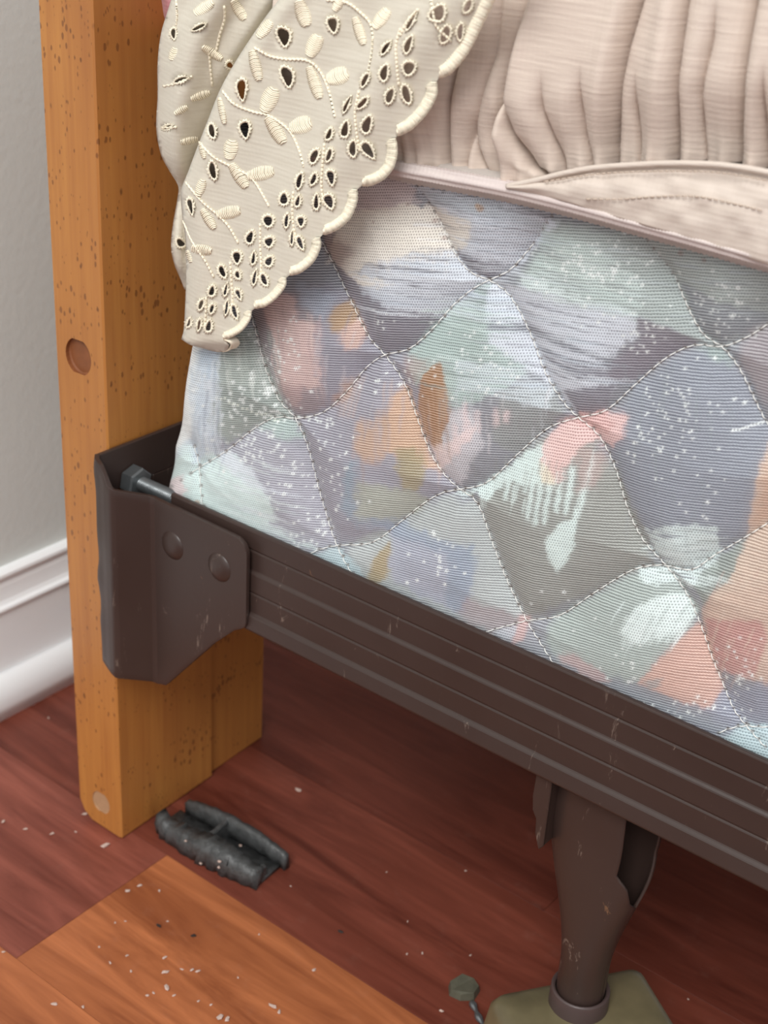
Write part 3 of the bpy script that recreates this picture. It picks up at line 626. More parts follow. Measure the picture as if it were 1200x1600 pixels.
# mint drip
stroke([(690, 775), (730, 768), (780, 738), (830, 702), (862, 690), (858, 735), (838, 760), (800, 752), (770, 768), (745, 775)], MINT, 0.95, 1.0)
for x, y, l in ((748, 770, 28), (760, 760, 22), (790, 735, 46), (805, 735, 48), (832, 745, 64), (845, 750, 68), (860, 745, 70), (878, 735, 62), (893, 730, 70), (822, 740, 30)):
    stroke([(x, y), (x + 9, y), (x + 5 - l * .06, y + l), (x - 2 - l * .06, y + l)], MINT, 0.9, 1.0, rough=3)
stroke([(922, 715), (930, 715), (915, 790), (906, 815), (900, 812)], MINT, 0.9, 1.0, rough=3)
stroke([(848, 735), (846, 700), (862, 668), (890, 654), (940, 645), (978, 650), (975, 685), (950, 700), (915, 690), (898, 715), (880, 750), (868, 752)], (228, 168, 160), 0.9, 0.6)
stroke([(905, 700), (945, 705), (930, 760), (905, 770)], (196, 156, 148), 0.6, 0.1, blur=5)
stroke([(843, 720), (865, 735), (872, 755), (850, 752)], (226, 206, 172), 0.9, 0.8, rough=4)
stroke([(880, 655), (930, 648), (960, 660), (945, 680), (905, 672)], (222, 150, 142), 0.6, 0.2, blur=3)
stroke([(858, 842), (886, 808), (908, 812), (900, 855), (885, 880), (872, 892), (862, 872)], MINT, 0.97, 1.0, rough=5)
# pale scrub strokes on the right
stroke([(998, 832), (1060, 818), (1120, 822), (1124, 870), (1085, 892), (1035, 888)], (192, 208, 206), 0.95, 0.95, streak=0.30, ang=4)
stroke([(990, 890), (1035, 888), (1075, 895), (1120, 875), (1115, 905), (1090, 920), (1050, 915), (995, 912)], (200, 216, 214), 0.95, 0.95, streak=0.28, ang=4)
stroke([(972, 985), (995, 948), (1035, 930), (1065, 930), (1085, 965), (1060, 990), (1000, 1000)], (204, 218, 214), 0.95, 1.0, rough=6)
for i in range(8): x = 985 + i * 11; stroke([(x, 975), (x + 8, 975), (x - 6, 1003), (x - 10, 1003)], (204, 218, 214), 0.85, 1.0, rough=3)
stroke([(1085, 900), (1165, 845), (1150, 900), (1098, 955), (1088, 930)], (140, 150, 138), 0.8, 0.0, blur=3)
stroke([(1215, 690), (1200, 690), (1165, 830), (1155, 870), (1140, 905), (1110, 930), (1092, 975), (1240, 1000), (1240, 690)], (228, 188, 162), 0.95, 0.0, rough=5)
stroke([(1200, 720), (1178, 800), (1170, 830), (1230, 800)], (220, 160, 126), 0.6, 0.0, blur=5)
stroke([(1092, 955), (1140, 925), (1240, 900), (1240, 1080), (1180, 1060), (1100, 1040)], (226, 182, 158), 0.9, 0.0, rough=5)
stroke([(1095, 968), (1195, 966), (1205, 990), (1180, 1058), (1120, 1050), (1105, 1020)], (206, 132, 124), 0.9, 0.0, rough=4)
stroke([(1085, 975), (1108, 1020), (1125, 1080), (1110, 1108), (1060, 1092), (1030, 1078), (1000, 1066), (1045, 1015)], (228, 168, 148), 0.95, 0.0, rough=5)
stroke([(1010, 1060), (1040, 1055), (1035, 1070), (1015, 1075)], (150, 152, 150), 0.8, 0.0, rough=4)
stroke([(870, 1025), (895, 1020), (960, 1062), (930, 1065)], (196, 150, 148), 0.8, 0.0, rough=6)
stroke([(1160, 520), (1210, 500), (1240, 560), (1200, 640), (1150, 575)], (170, 150, 152), 0.6, 0.1, blur=6)
stroke([(1085, 545), (1122, 547), (1145, 575), (1110, 565)], (140, 160, 150), 0.7, 0.2, blur=4)
def streaks(x0, x1, y0, y1, slope, n_, lens, cols, kns, op, steep=False):
    for _ in range(n_):
        x, y, L = rng.uniform(x0, x1), rng.uniform(y0, y1), rng.uniform(*lens); i = rng.integers(len(cols)); wd = rng.uniform(0.8, 2.4)
        dx, dy = (L * slope, L) if steep else (L, L * slope); bx, by = (wd, 0) if steep else (0, wd)
        stroke([(x - bx, y - by), (x + dx * .5 - bx * 1.2, y + dy * .5 - by * 1.2), (x + dx, y + dy), (x + dx * .5 + bx * 1.2, y + dy * .5 + by * 1.2), (x + bx, y + by)], cols[i], op * rng.uniform(0.6, 1.0), kns[i], rough=3, fine=2, blur=0.8)
LT, DKs, BL = (200, 204, 214), (112, 110, 120), (168, 180, 196)
streaks(540, 760, 400, 495, 0.13, 60, (50, 150), [LT, LT, DKs, BL], [0.9, 0.9, 0.0, 0.8], 0.65)
streaks(640, 860, 300, 400, 0.17, 40, (40, 110), [LT, DKs, BL], [0.9, 0.3, 0.8], 0.55)
streaks(770, 930, 470, 600, 0.20, 60, (50, 130), [LT, LT, DKs, BL], [0.9, 0.9, 0.0, 0.8], 0.65)
streaks(650, 760, 470, 600, 0.12, 34, (40, 100), [(170, 190, 184), (190, 205, 200), (124, 140, 132)], [0.7, 0.8, 0.2], 0.6)
streaks(830, 1000, 380, 470, 0.22, 40, (40, 110), [(190, 204, 196), (134, 140, 136), (176, 186, 190)], [0.8, 0.1, 0.6], 0.55)
streaks(1040, 1200, 400, 500, 0.12, 36, (40, 110), [(168, 180, 178), (126, 130, 132), (150, 160, 172)], [0.5, 0.1, 0.4], 0.55)
streaks(308, 350, 540, 690, -0.12, 50, (30, 90), [(206, 212, 220), (140, 150, 168), (176, 190, 206)], [0.8, 0.3, 0.7], 0.6, True)
streaks(350, 440, 505, 600, 0.12, 50, (25, 70), [(176, 184, 172), (128, 138, 130), (196, 198, 190)], [0.5, 0.1, 0.6], 0.55, True)
streaks(430, 510, 470, 600, 0.05, 30, (25, 70), [(222, 184, 174), (170, 130, 128), (206, 160, 152)], [0.4, 0.1, 0.3], 0.5, True)
streaks(500, 590, 470, 640, -0.15, 30, (20, 60), [(190, 178, 182), (130, 122, 136)], [0.4, 0.0], 0.5, True)
streaks(570, 710, 590, 700, 0.05, 34, (25, 80), [(224, 176, 140), (168, 130, 104), (170, 160, 170)], [0.1, 0, 0.1], 0.45, True)
streaks(690, 860, 600, 680, -0.1, 34, (20, 55), [(206, 192, 194), (140, 134, 138), (184, 188, 194)], [0.8, 0.1, 0.7], 0.5, True)
streaks(320, 430, 715, 825, 0.35, 46, (30, 80), [(214, 226, 222), (180, 200, 196), (204, 208, 220)], [0.9, 0.7, 0.9], 0.55)
streaks(740, 930, 690, 780, -0.12, 34, (20, 60), [MINT, (160, 160, 152), (150, 148, 140)], [1.0, 0.1, 0.0], 0.55, True)
streaks(985, 1115, 825, 915, 0.06, 36, (25, 70), [(208, 222, 220), (150, 156, 152)], [1.0, 0.0], 0.65)
streaks(975, 1075, 935, 1000, -0.55, 36, (14, 40), [(210, 222, 220), (172, 184, 178)], [1.0, 0.2], 0.6, True)
streaks(1090, 1200, 880, 1050, -0.5, 30, (30, 80), [(232, 196, 172), (214, 160, 144)], [0.1, 0.0], 0.5, True)
streaks(960, 1180, 560, 820, 0.02, 40, (40, 110), [(150, 152, 164), (124, 128, 142), (140, 150, 152)], [0.0, 0.0, 0.0], 0.4, True)
# white flecks, rust spots and needle holes
def spot(x, y, r, col, op=1.0, star=False):
    a0, a1, b0, b1 = int(x - r - 3 - CX0), int(x + r + 4 - CX0), int(y - r - 3 - CY0), int(y + r + 4 - CY0)
    if a0 < 0 or b0 < 0 or a1 > gx.shape[1] or b1 > gx.shape[0]: return
    sl = np.s_[b0:b1, a0:a1]; dx, dy = gxf[sl] - x, gyf[sl] - y; rr = np.hypot(dx, dy)
    if star: rr = rr * (1.0 - 0.30 * np.cos(5 * np.arctan2(dy, dx) + x))
    mk = (1 - sstep(r * 0.7, r * 1.25, rr)) * op; canvas[sl] = canvas[sl] * (1 - mk[..., None]) + lc(col) * mk[..., None]
    if star: knit[sl] = np.maximum(knit[sl], mk)
fl = [(1060, 640, 70, 70, 60), (1000, 520, 50, 40, 34), (940, 420, 80, 45, 90), (1130, 480, 60, 50, 46), (390, 620, 60, 60, 80), (380, 700, 60, 30, 40), (470, 740, 60, 60, 40),
      (450, 540, 40, 50, 30), (620, 590, 50, 30, 16), (520, 690, 40, 40, 14), (600, 500, 40, 20, 10), (740, 560, 60, 50, 40), (690, 880, 50, 50, 22), (540, 770, 40, 50, 10), (1000, 700, 60, 60, 20),
      (1150, 1060, 50, 50, 36), (1080, 1110, 60, 25, 24), (980, 1040, 40, 40, 14), (880, 960, 40, 40, 8), (480, 830, 40, 30, 24), (1100, 760, 40, 50, 10)]
for cx, cy, sx, sy, nn in fl:
    for _ in range(nn): spot(cx + rng.normal() * sx * 0.55, cy + rng.normal() * sy * 0.55, rng.uniform(1.5, 3.0), (236, 238, 234), rng.uniform(0.5, 0.95), True)
for i in range(18): spot(395 + i * 6 + rng.normal() * 2, 650 + i * 0.6 + rng.normal() * 3, 2.2, (228, 232, 226), 0.8, True)
for i in range(14): spot(350 + i * 6, 622 + i * 3 + rng.normal() * 2, 2.0, (228, 230, 210), 0.7, True)
for i in range(9): spot(1146 + i * 5, 673 - i * 1.2 + rng.normal(), 2.2, (236, 238, 234), 0.9, True)
for x, y, r, c in ((762, 322, 6, (150, 100, 44)), (758, 318, 4, (170, 120, 60)), (674, 346, 3.5, (140, 104, 90)), (687, 374, 3.5, (140, 104, 90)), (708, 400, 2.5, (90, 74, 66)), (308, 786, 5, (164, 116, 70)),
                   (1072, 392, 5, (120, 96, 84)), (1110, 402, 4, (120, 96, 84)), (640, 318, 3, (132, 98, 86)), (590, 345, 2, (150, 110, 100))): spot(x, y, r, c, 0.9)
def bblur(img, r):
    for ax in (0, 1):
        for _ in range(2):
            c = np.cumsum(np.concatenate([np.repeat(np.take(img, [0], ax), r + 1, ax), img, np.repeat(np.take(img, [-1], ax), r, ax)], ax), ax); n_ = img.shape[ax]
            img = (np.take(c, np.arange(2 * r + 1, 2 * r + 1 + n_), ax) - np.take(c, np.arange(0, n_), ax)) / (2 * r + 1)
    return img
canvas = 0.74 * canvas + 0.26 * bblur(canvas, 9); canvas = 1 - (1 - np.clip(canvas * np.array([0.93, 1.0, 1.015]), 0, 1)) ** 1.42; br_ = vnoise((gxf + gyf * .35) / 40, (gyf - gxf * .25) / 2.4, 77) * .6 + vnoise(gxf / 3, gyf / 3, 78) * .4; canvas *= (0.84 + 0.32 * br_)[..., None]
PX, PY = proj(P.reshape(-1, 3)); PXB, PYB = proj(PB.reshape(-1, 3))
def sample(img, x, y):
    x = np.clip(x - CX0, 0, img.shape[1] - 2.001); y = np.clip(y - CY0, 0, img.shape[0] - 2.001); xi = x.astype(int); yi = y.astype(int); fx = x - xi; fy = y - yi
    if img.ndim == 3: fx = fx[:, None]; fy = fy[:, None]
    return (img[yi, xi] * (1 - fx) + img[yi, xi + 1] * fx) * (1 - fy) + (img[yi + 1, xi] * (1 - fx) + img[yi + 1, xi + 1] * fx) * fy
seam_px = {}
for k, pts in SEAMS.items():
    p = smooth_path(pts, 400); d = np.r_[0, np.cumsum(np.linalg.norm(np.diff(p, axis=0), axis=1))]
    st = np.arange(0, d[-1], 15.5); seam_px[k] = np.stack([np.interp(st, d, p[:, 0]), np.interp(st, d, p[:, 1])], 1)
    for x, y in seam_px[k]:
        if 250 < x < 1230 and 270 < y < 1230: spot(x, y, rng.uniform(2.0, 3.3), (84, 62, 46), rng.uniform(0.55, 0.95))
Pf = P.reshape(-1, 3); shift = np.where(Pf[:, 0] > 0.415, np.where(Pf[:, 0] > 0.415 + HREP[0], 2, 1), 0)     # print repeats past the frame too
Ps = Pf - np.stack([HREP[0] * shift, 0 * shift, HREP[1] * shift], 1); Ps[:, 2] = np.clip(Ps[:, 2], 0.26, 0.466); PX, PY = proj(np.where(shift[:, None] > 0, Ps, Pf))
colr = np.ones((len(PX), 4), np.float32); colr[:, :3] = sample(canvas, PX, PY)
ca = me.color_attributes.new('print', 'FLOAT_COLOR', 'POINT'); ca.data.foreach_set('color', colr.ravel())
ka = me.attributes.new('knit', 'FLOAT', 'POINT'); ka.data.foreach_set('value', sample(knit, PX, PY).astype(np.float32))
# stitching thread along each seam
def seam_y(x, z):      # surface offset on a seam line
    l = float(sstep(0.2585, 0.285, np.array(z))); t = 1 - 0.75 * float(sstep(0.448, 0.4665, np.array(z))); return YB + 0.0045 * l * t
for k, pts in seam_px.items():
    mb = MB()
    for a, b in zip(pts[:-1], pts[1:]):
        if a[1] < 262 or a[0] < 285: continue
        w = atY(np.array([a[0], b[0]]), np.array([a[1], b[1]]), YB)
        if w[:, 2].min() < 0.258 or w[:, 0].max() > 0.412 or w[:, 2].max() > 0.462: continue
        q = np.linspace(0.05, 0.96, 5); path = w[0] + (w[1] - w[0]) * q[:, None]
        path[:, 1] = [seam_y(x, z) for x, z in path[:, [0, 2]]] - np.sin(np.linspace(0, math.pi, 5)) * 0.0009 - 0.0004
        mb.add(tube_vf(path, np.array([0.5, 1, 1, 1, 0.5]) * 0.00025, 5))
    if mb.V: mb.build('quilting_seam', M['thread'], bs)
for k, q in extra.items():
    d = np.r_[0, np.cumsum(np.linalg.norm(np.diff(q, axis=0), axis=1))]; st = np.arange(0, d[-1], 0.0048); pts = np.stack([np.interp(st, d, q[:, 0]), np.interp(st, d, q[:, 1])], 1); mb = MB()
    for a, b in zip(pts[:-1], pts[1:]):
        if min(a[1], b[1]) < 0.258 or max(a[1], b[1]) > 0.462: continue
        pq = a + (b - a) * np.linspace(0.05, 0.96, 4)[:, None]; path = np.stack([pq[:, 0], [seam_y(x, z) - 0.0011 for x, z in pq], pq[:, 1]], 1); mb.add(tube_vf(path, 0.00028, 5))
    if mb.V: mb.build('quilting_seam', M['thread'], bs)
# continuation of the side out of frame, bottom and top cloth
V, Fc = box_vf(0.088, XR, YB + 0.0065, 1.40, 0.2052, 0.462); mesh('inner_body', V, Fc, M['platform'], bs, False)
V, Fc = box_vf(XR - 0.001, 1.95, YB - 0.003, 1.40, 0.2052, 0.465); o = mesh('far_side', V, Fc, M['platform'], bs, False); bevel(o, 0.004, 2)
# edge tape and ribbed cord along the top
tp = smooth_path([(380, 232), (560, 252), (640, 268), (700, 279), (800, 298), (900, 322), (1000, 349), (1100, 376), (1200, 404), (1300, 428), (1500, 477), (1800, 550)], 330)
w = atY(tp[:, 0], tp[:, 1], 0.0010)
mb = MB(); Vt = []
for i, p in enumerate(w):
    zig = 0.0005 * (i % 2)
    for dy, dz in ((0.0042, -0.0052 + zig), (0.0024, -0.0057 + zig), (0.0012, -0.0020), (0.0004, 0.0012), (0.004, 0.0040), (0.03, 0.0046)): Vt.append(p + (0, dy, dz))
o = mesh('edge_tape', Vt, grid_faces(len(w), 6).tolist(), M['tape'], bs); solidify(o, 0.0005, 0)
Vt = []; NP = 560; s = np.linspace(0, 1, NP); wi = np.stack([np.interp(s, np.linspace(0, 1, len(w)), w[:, k]) for k in range(3)], 1)
for i, p in enumerate(wi):
    rb = 0.00028 * (i % 2)
    for k in range(30):
        th = 2 * math.pi * k / 30; c, sn = math.cos(th), math.sin(th); r2 = 1 + 0.13 * math.cos(6 * th)
        Vt.append(p + (0, -0.0018 + (0.0030 + rb) * r2 * c, 0.0009 + (0.0030 + rb) * r2 * sn))
mesh('ribbed_cord', Vt, grid_faces(NP, 30, closed_v=True).tolist(), M['cord'], bs)

V, Fc = box_vf(0.090, 1.94, 0.024, 1.40, 0.4720, 0.700)
mt_ = thing('mattress', 'mattress lying on the box spring behind the turned-up blush bed skirt', 'mattress', (1.0, 0.7, 0.472))
o = mesh('mattress_core', V, Fc, M['platform'], mt_, False); bevel(o, 0.03, 4)
V, Fc = prism_x([(0.0215 + 0.004 * math.cos(a), 0.690 + 0.004 * math.sin(a)) for a in np.linspace(0, 6.283, 9)[:-1]], 0.12, 1.91); mesh('edge_welt', V, Fc, M['band'], mt_)
# ------------------------------------------------------------------ gathered bed skirt
sk = thing('bed_skirt', 'blush cream gathered bed skirt turned up over the top of the box spring', 'bed skirt', (0.3, 0.0, 0.468))
bot_px = [(430, 215), (560, 246), (640, 262), (700, 272), (760, 284), (805, 290), (840, 281), (880, 271), (930, 262), (1000, 257), (1060, 255), (1130, 258), (1200, 269), (1300, 292), (1450, 335), (1600, 362), (1800, 400)]
bp = smooth_path(bot_px, 700); bw = atY(bp[:, 0], bp[:, 1], 0.0); o_ = np.argsort(bw[:, 0]); bw = bw[o_]
PLE = [ # pixels along the crease (bottom to top), depth, left width, right width
 ([(560, 235), (575, 160), (600, 60), (610, -60), (620, -230)], 0.0040, 0.004, 0.010),
 ([(672, 252), (678, 222), (695, 150), (715, 60), (730, -60), (740, -230)], 0.0045, 0.008, 0.012),
 ([(700, 262), (706, 235), (730, 180), (760, 90), (775, -60), (785, -230)], 0.0020, 0.005, 0.006),
 ([(757, 262), (757, 212), (772, 160), (786, 115), (800, 60), (818, 0), (830, -60), (840, -230)], 0.0085, 0.016, 0.0022),
 ([(838, 282), (815, 262), (790, 205), (783, 150), (786, 120)], 0.0055, 0.0030, 0.0040),
 ([(730, 280), (722, 255), (716, 235)], 0.0030, 0.003, 0.003),
 ([(862, 272), (852, 215), (846, 170)], 0.0030, 0.0025, 0.004),
 ([(902, 266), (900, 215), (905, 160)], 0.0028, 0.0025, 0.004),
 ([(934, 262), (936, 235), (951, 175), (970, 75), (990, 0), (1000, -60), (1010, -230)], 0.0060, 0.0022, 0.010),
 ([(975, 258), (980, 215), (984, 170)], 0.0028, 0.002, 0.004),
 ([(1032, 256), (1034, 240), (1046, 175), (1056, 100), (1066, 0), (1070, -60), (1080, -230)], 0.0055, 0.0025, 0.010),
 ([(1079, 256), (1080, 220), (1088, 150), (1110, 60)], 0.0030, 0.0025, 0.005),
 ([(1135, 258), (1142, 215), (1156, 150), (1168, 60), (1177, 0), (1182, -60), (1192, -230)], 0.0065, 0.010, 0.0025),
 ([(1181, 264), (1184, 220), (1190, 160)], 0.0032, 0.0025, 0.004),
 ([(1235, 275), (1245, 200), (1262, 60), (1270, -60), (1280, -230)], 0.0060, 0.003, 0.010),
]
for px_ in (1310, 1372, 1430, 1500, 1560, 1640): PLE.append(([(px_, 300 + (px_ - 1300) * 0.2), (px_ + 8, 200), (px_ + 22, 60), (px_ + 30, -100), (px_ + 40, -230)], 0.0055, 0.003, 0.009))
NXr, NZr = 900, 190; xs = np.linspace(0.122, 0.60, NXr); zb = np.interp(xs, bw[:, 0], bw[:, 2]); tt = np.linspace(0, 1, NZr) ** 1.25
ZT = 0.66; X, T = np.meshgrid(xs, tt, indexing='ij'); Z = zb[:, None] + (ZT - zb)[:, None] * T; hgt = Z - zb[:, None]
Y = 0.0030 - 0.0105 * sstep(0.0, 0.034, hgt) + 0.0060 * sstep(0.03, 0.13, hgt)
for pts, dep, wl, wr_ in PLE:
    p = atY(np.array([q[0] for q in pts]), np.array([q[1] for q in pts]), -0.005); o_ = np.argsort(p[:, 2]); zp, xp = p[o_, 2], p[o_, 0]
    xc = np.interp(Z, zp, xp); fade = sstep(zp[0] - 0.020, zp[0] - 0.004, Z) * (1 - sstep(zp[-1] - 0.006, zp[-1] + 0.016, Z)); dx = X - xc
    prof = np.where(dx < 0, np.exp(dx / wl), np.exp(-dx / wr_)); bulge = np.where(dx < 0, np.exp(-((dx + 2.2 * wl) / (1.6 * wl)) ** 2), np.exp(-((dx - 2.2 * wr_) / (1.6 * wr_)) ** 2))
    Y += dep * fade * (1.15 * prof - 0.30 * bulge + 1.5 * np.exp(-np.abs(dx) / 0.0010))
gath = np.exp(-hgt / 0.009); Y += gath * 0.0010 * np.sin(X * 2 * math.pi / 0.0068 + 3 * vnoise(X * 80, Z * 5, 5))
Y += (vnoise(X * 30, Z * 18, 6) - 0.5) * 0.0016 * sstep(0.0, 0.02, hgt)
o = fast_grid('gathered_ruffle', np.stack([X, Y, Z], -1), M['ruffle'], sk); solidify(o, 0.0007, 0)
# flat band below the gathering seam
k0 = 300; topc = smooth_path([(792, 291), (840, 281), (880, 271), (930, 262), (1000, 257), (1060, 255), (1130, 258), (1200, 269), (1300, 292), (1450, 335), (1600, 362), (1800, 400)], 240)
botc = smooth_path([(792, 293), (840, 303), (880, 313), (930, 329), (1000, 350), (1060, 368), (1130, 390), (1200, 413), (1300, 440), (1450, 478), (1600, 515), (1800, 562)], 240)
NB = 26; P3 = np.zeros((240, NB, 3))
for j in range(NB):
    t = j / (NB - 1); yb = -0.0035 - 0.0030 * math.sin(math.pi * t) + 0.002 * t; px = botc + (topc - botc) * t
    P3[:, j] = atY(px[:, 0], px[:, 1], yb + (vnoise(px[:, 0] / 22, px[:, 1] / 22, 9) - 0.5) * 0.0016)
o = fast_grid('hem_band', P3, M['band'], sk); solidify(o, 0.0008, 0)
edge = atY(topc[:, 0], topc[:, 1], -0.0046); mesh('seam_piping', *tube_vf(edge, 0.0011, 8), M['band'], sk)
def stitch_line(pts, y, step, name, par, mat, r=0.0003):
    p = smooth_path(pts, 300); d = np.r_[0, np.cumsum(np.linalg.norm(np.diff(p, axis=0), axis=1))]; st = np.arange(0, d[-1], step); mb = MB()
    q = np.stack([np.interp(st, d, p[:, 0]), np.interp(st, d, p[:, 1])], 1)
    for a, b in zip(q[:-1], q[1:]):
        pp = a + (b - a) * np.linspace(0.08, 0.8, 4)[:, None]; w = atY(pp[:, 0], pp[:, 1], y); w[:, 1] -= np.array([0, 0.0003, 0.0003, 0]); mb.add(tube_vf(w, r, 5))
    return mb.build(name, mat, par)
stitch_line([(850, 284), (930, 272), (1000, 268), (1060, 267), (1130, 270), (1200, 282)], -0.0058, 9, 'hem_stitching', sk, M['brown_thread'])
stitch_line([(915, 311), (970, 311), (1025, 307), (1075, 306), (1110, 310), (1160, 321), (1200, 331)], -0.0064, 10, 'hem_stitching', sk, M['brown_thread'])

# ------------------------------------------------------------------ eyelet lace
lc_ = thing('eyelet_flounce', 'cream eyelet lace flounce with scalloped embroidered edge hanging over the corner', 'lace trim', (0.12, -0.01, 0.365))
LOBES = [[(850, -72), (836, -44), (812, -22), (792, -12), (784, -10)],
         [(776, -8), (757, 30), (732, 80), (708, 110), (692, 120), (686, 121)],
         [(682, 128), (681, 150), (668, 175), (646, 199), (627, 210), (621, 212)],
         [(618, 216), (620, 236), (615, 260), (600, 279), (580, 289), (566, 290)],
         [(558, 296), (557, 316), (547, 340), (530, 356), (512, 365), (505, 366)],
         [(500, 371), (500, 387), (490, 408), (472, 424), (458, 429), (453, 430)],
         [(447, 434), (445, 448), (432, 465), (415, 478), (402, 481), (398, 482)],
         [(393, 486), (390, 500), (377, 517), (360, 527), (349, 530)]]
FOLD = [(500, -72), (437, 0), (405, 42), (370, 95), (345, 140), (325, 190), (310, 228), (295, 268), (284, 300), (286, 340), (291, 380), (291, 450), (290, 480), (288, 515), (284, 530)]
fold_s = smooth_path(FOLD, 140)
def fold_d(px, py):   # horizontal distance right of the fold line
    o_ = np.argsort(fold_s[:, 1]); return px - np.interp(py, fold_s[o_, 1], fold_s[o_, 0])
def y_front(px, py):
    px = np.asarray(px, float); py = np.asarray(py, float); d = fold_d(px, py)
    y = -0.0235 + 0.0190 * np.clip(py / 545, -0.1, 1.05)
    q = np.clip(d / 30.0, 0, 1); y = y + 0.0075 * (1 - np.sqrt(np.clip(1 - (1 - q) ** 2, 0, 1)))
    y = y + 0.0028 * np.sin(d / 58.0 + py / 300) * sstep(10, 60, d) + 0.0012 * np.sin(d / 27.0 + 1 + py / 120) * sstep(10, 60, d)
    y = y + 0.008 * sstep(532, 552, py)
    return y
def front(px, py, lift=0.0): return atY(px, py, y_front(px, py) - lift)
E_ = lambda cx, cy, a, b, ang: (200 + cx / 2, cy / 2, a / 2, b / 2, ang)
# eyelets on the front layer: centre, half length, half width, angle of the long axis (degrees, image sense)
EYE = [E_(*e) for e in [(487, 115, 30, 17, 85), (498, 240, 30, 17, 82), (640, 78, 26, 13, 78), (355, 280, 30, 14, 82), (365, 405, 27, 13, 78), (262, 410, 24, 9, 82), (265, 535, 28, 10, 74), (195, 645, 22, 8, 80),
 (968, 42, 29, 19, -62), (1062, 20, 19, 11, -60), (992, 108, 30, 12, -72), (1038, 100, 24, 9, -80), (885, 65, 30, 7, -60),
 (805, 150, 24, 7, -58), (875, 140, 26, 10, -65), (800, 228, 24, 12, -70), (878, 213, 22, 16, -45), (818, 300, 24, 11, -78), (870, 297, 27, 13, 68), (740, 250, 25, 7, -62),
 (683, 328, 24, 6, -66), (733, 322, 20, 9, -50), (678, 405, 27, 10, -80), (746, 390, 24, 15, -75), (702, 465, 26, 10, -86), (750, 470, 28, 13, 60), (628, 420, 20, 7, -70),
 (582, 488, 20, 12, -70), (628, 485, 22, 7, -75), (535, 565, 22, 9, -72), (580, 560, 18, 8, -75), (634, 555, 20, 12, 80), (588, 632, 24, 7, -84), (628, 630, 24, 12, 62),
 (487, 622, 18, 12, -72), (530, 630, 16, 7, -82), (438, 690, 17, 14, -60), (495, 690, 18, 7, -84), (540, 693, 16, 9, 80), (512, 745, 22, 4, -84), (538, 760, 22, 7, 72),
 (381, 742, 17, 11, -75), (340, 805, 19, 11, 75), (440, 757, 15, 12, 80), (392, 808, 18, 6, -86), (440, 817, 16, 10, -70), (395, 868, 20, 6, -78), (425, 875, 20, 8, 72),
 (295, 850, 17, 10, 70), (262, 910, 17, 8, -72), (342, 860, 11, 8, 60), (305, 907, 17, 5, -80), (345, 920, 14, 7, 68), (308, 962, 20, 5, -80), (333, 975, 19, 8, 76),
 (228, 952, 16, 7, -76), (262, 965, 15, 6, -70), (222, 1015, 17, 5, -76), (252, 1020, 18, 8, -84), (190, 1010, 13, 5, -78)]]
LEAF = [E_(*e) for e in [(580, 145, 36, 19, -66), (722, 95, 45, 13, 72), (790, 60, 36, 16, -52), (582, 256, 52, 15, 72), (652, 240, 34, 22, -20), (440, 315, 40, 21, -66), (460, 405, 48, 17, 58), (537, 393, 34, 22, -18),
 (398, 203, 48, 14, 76), (545, 40, 42, 18, 72), (425, 92, 32, 15, -52), (320, 470, 30, 18, -80), (345, 548, 44, 15, 56), (412, 543, 42, 18, -12), (250, 683, 36, 12, 58), (312, 665, 38, 16, -12), (226, 588, 26, 12, -72),
 (228, 780, 32, 13, 8), (293, 345, 42, 8, 78), (655, 15, 22, 12, -60), (190, 800, 20, 6, 72), (232, 470, 26, 7, 75)]]
STEM = [[(395, 150), (440, 175), (490, 185), (560, 190), (600, 225), (625, 280), (645, 365)], [(295, 285), (330, 325), (390, 350), (440, 362), (500, 405), (530, 460), (548, 522)],
        [(222, 445), (265, 490), (310, 515), (370, 545), (400, 575), (440, 645)], [(180, 570), (230, 630), (280, 672), (315, 710), (345, 762)], [(172, 690), (200, 755), (240, 815), (268, 868)],
        [(620, 0), (680, 8), (725, 40), (758, 80), (762, 150), (748, 230)],
        [(850, 90), (836, 140), (838, 200), (845, 270)], [(720, 285), (708, 350), (712, 410), (722, 470)], [(612, 450), (606, 520), (603, 580), (610, 640)], [(515, 600), (512, 650), (515, 700), (524, 750)],
        [(412, 700), (412, 770), (415, 830), (412, 880)], [(318, 820), (322, 880), (325, 930), (320, 985)], [(243, 930), (242, 970), (238, 1030)], [(945, 0), (952, 40), (965, 85), (1010, 130)], [(905, 30), (870, 70), (850, 110)]]
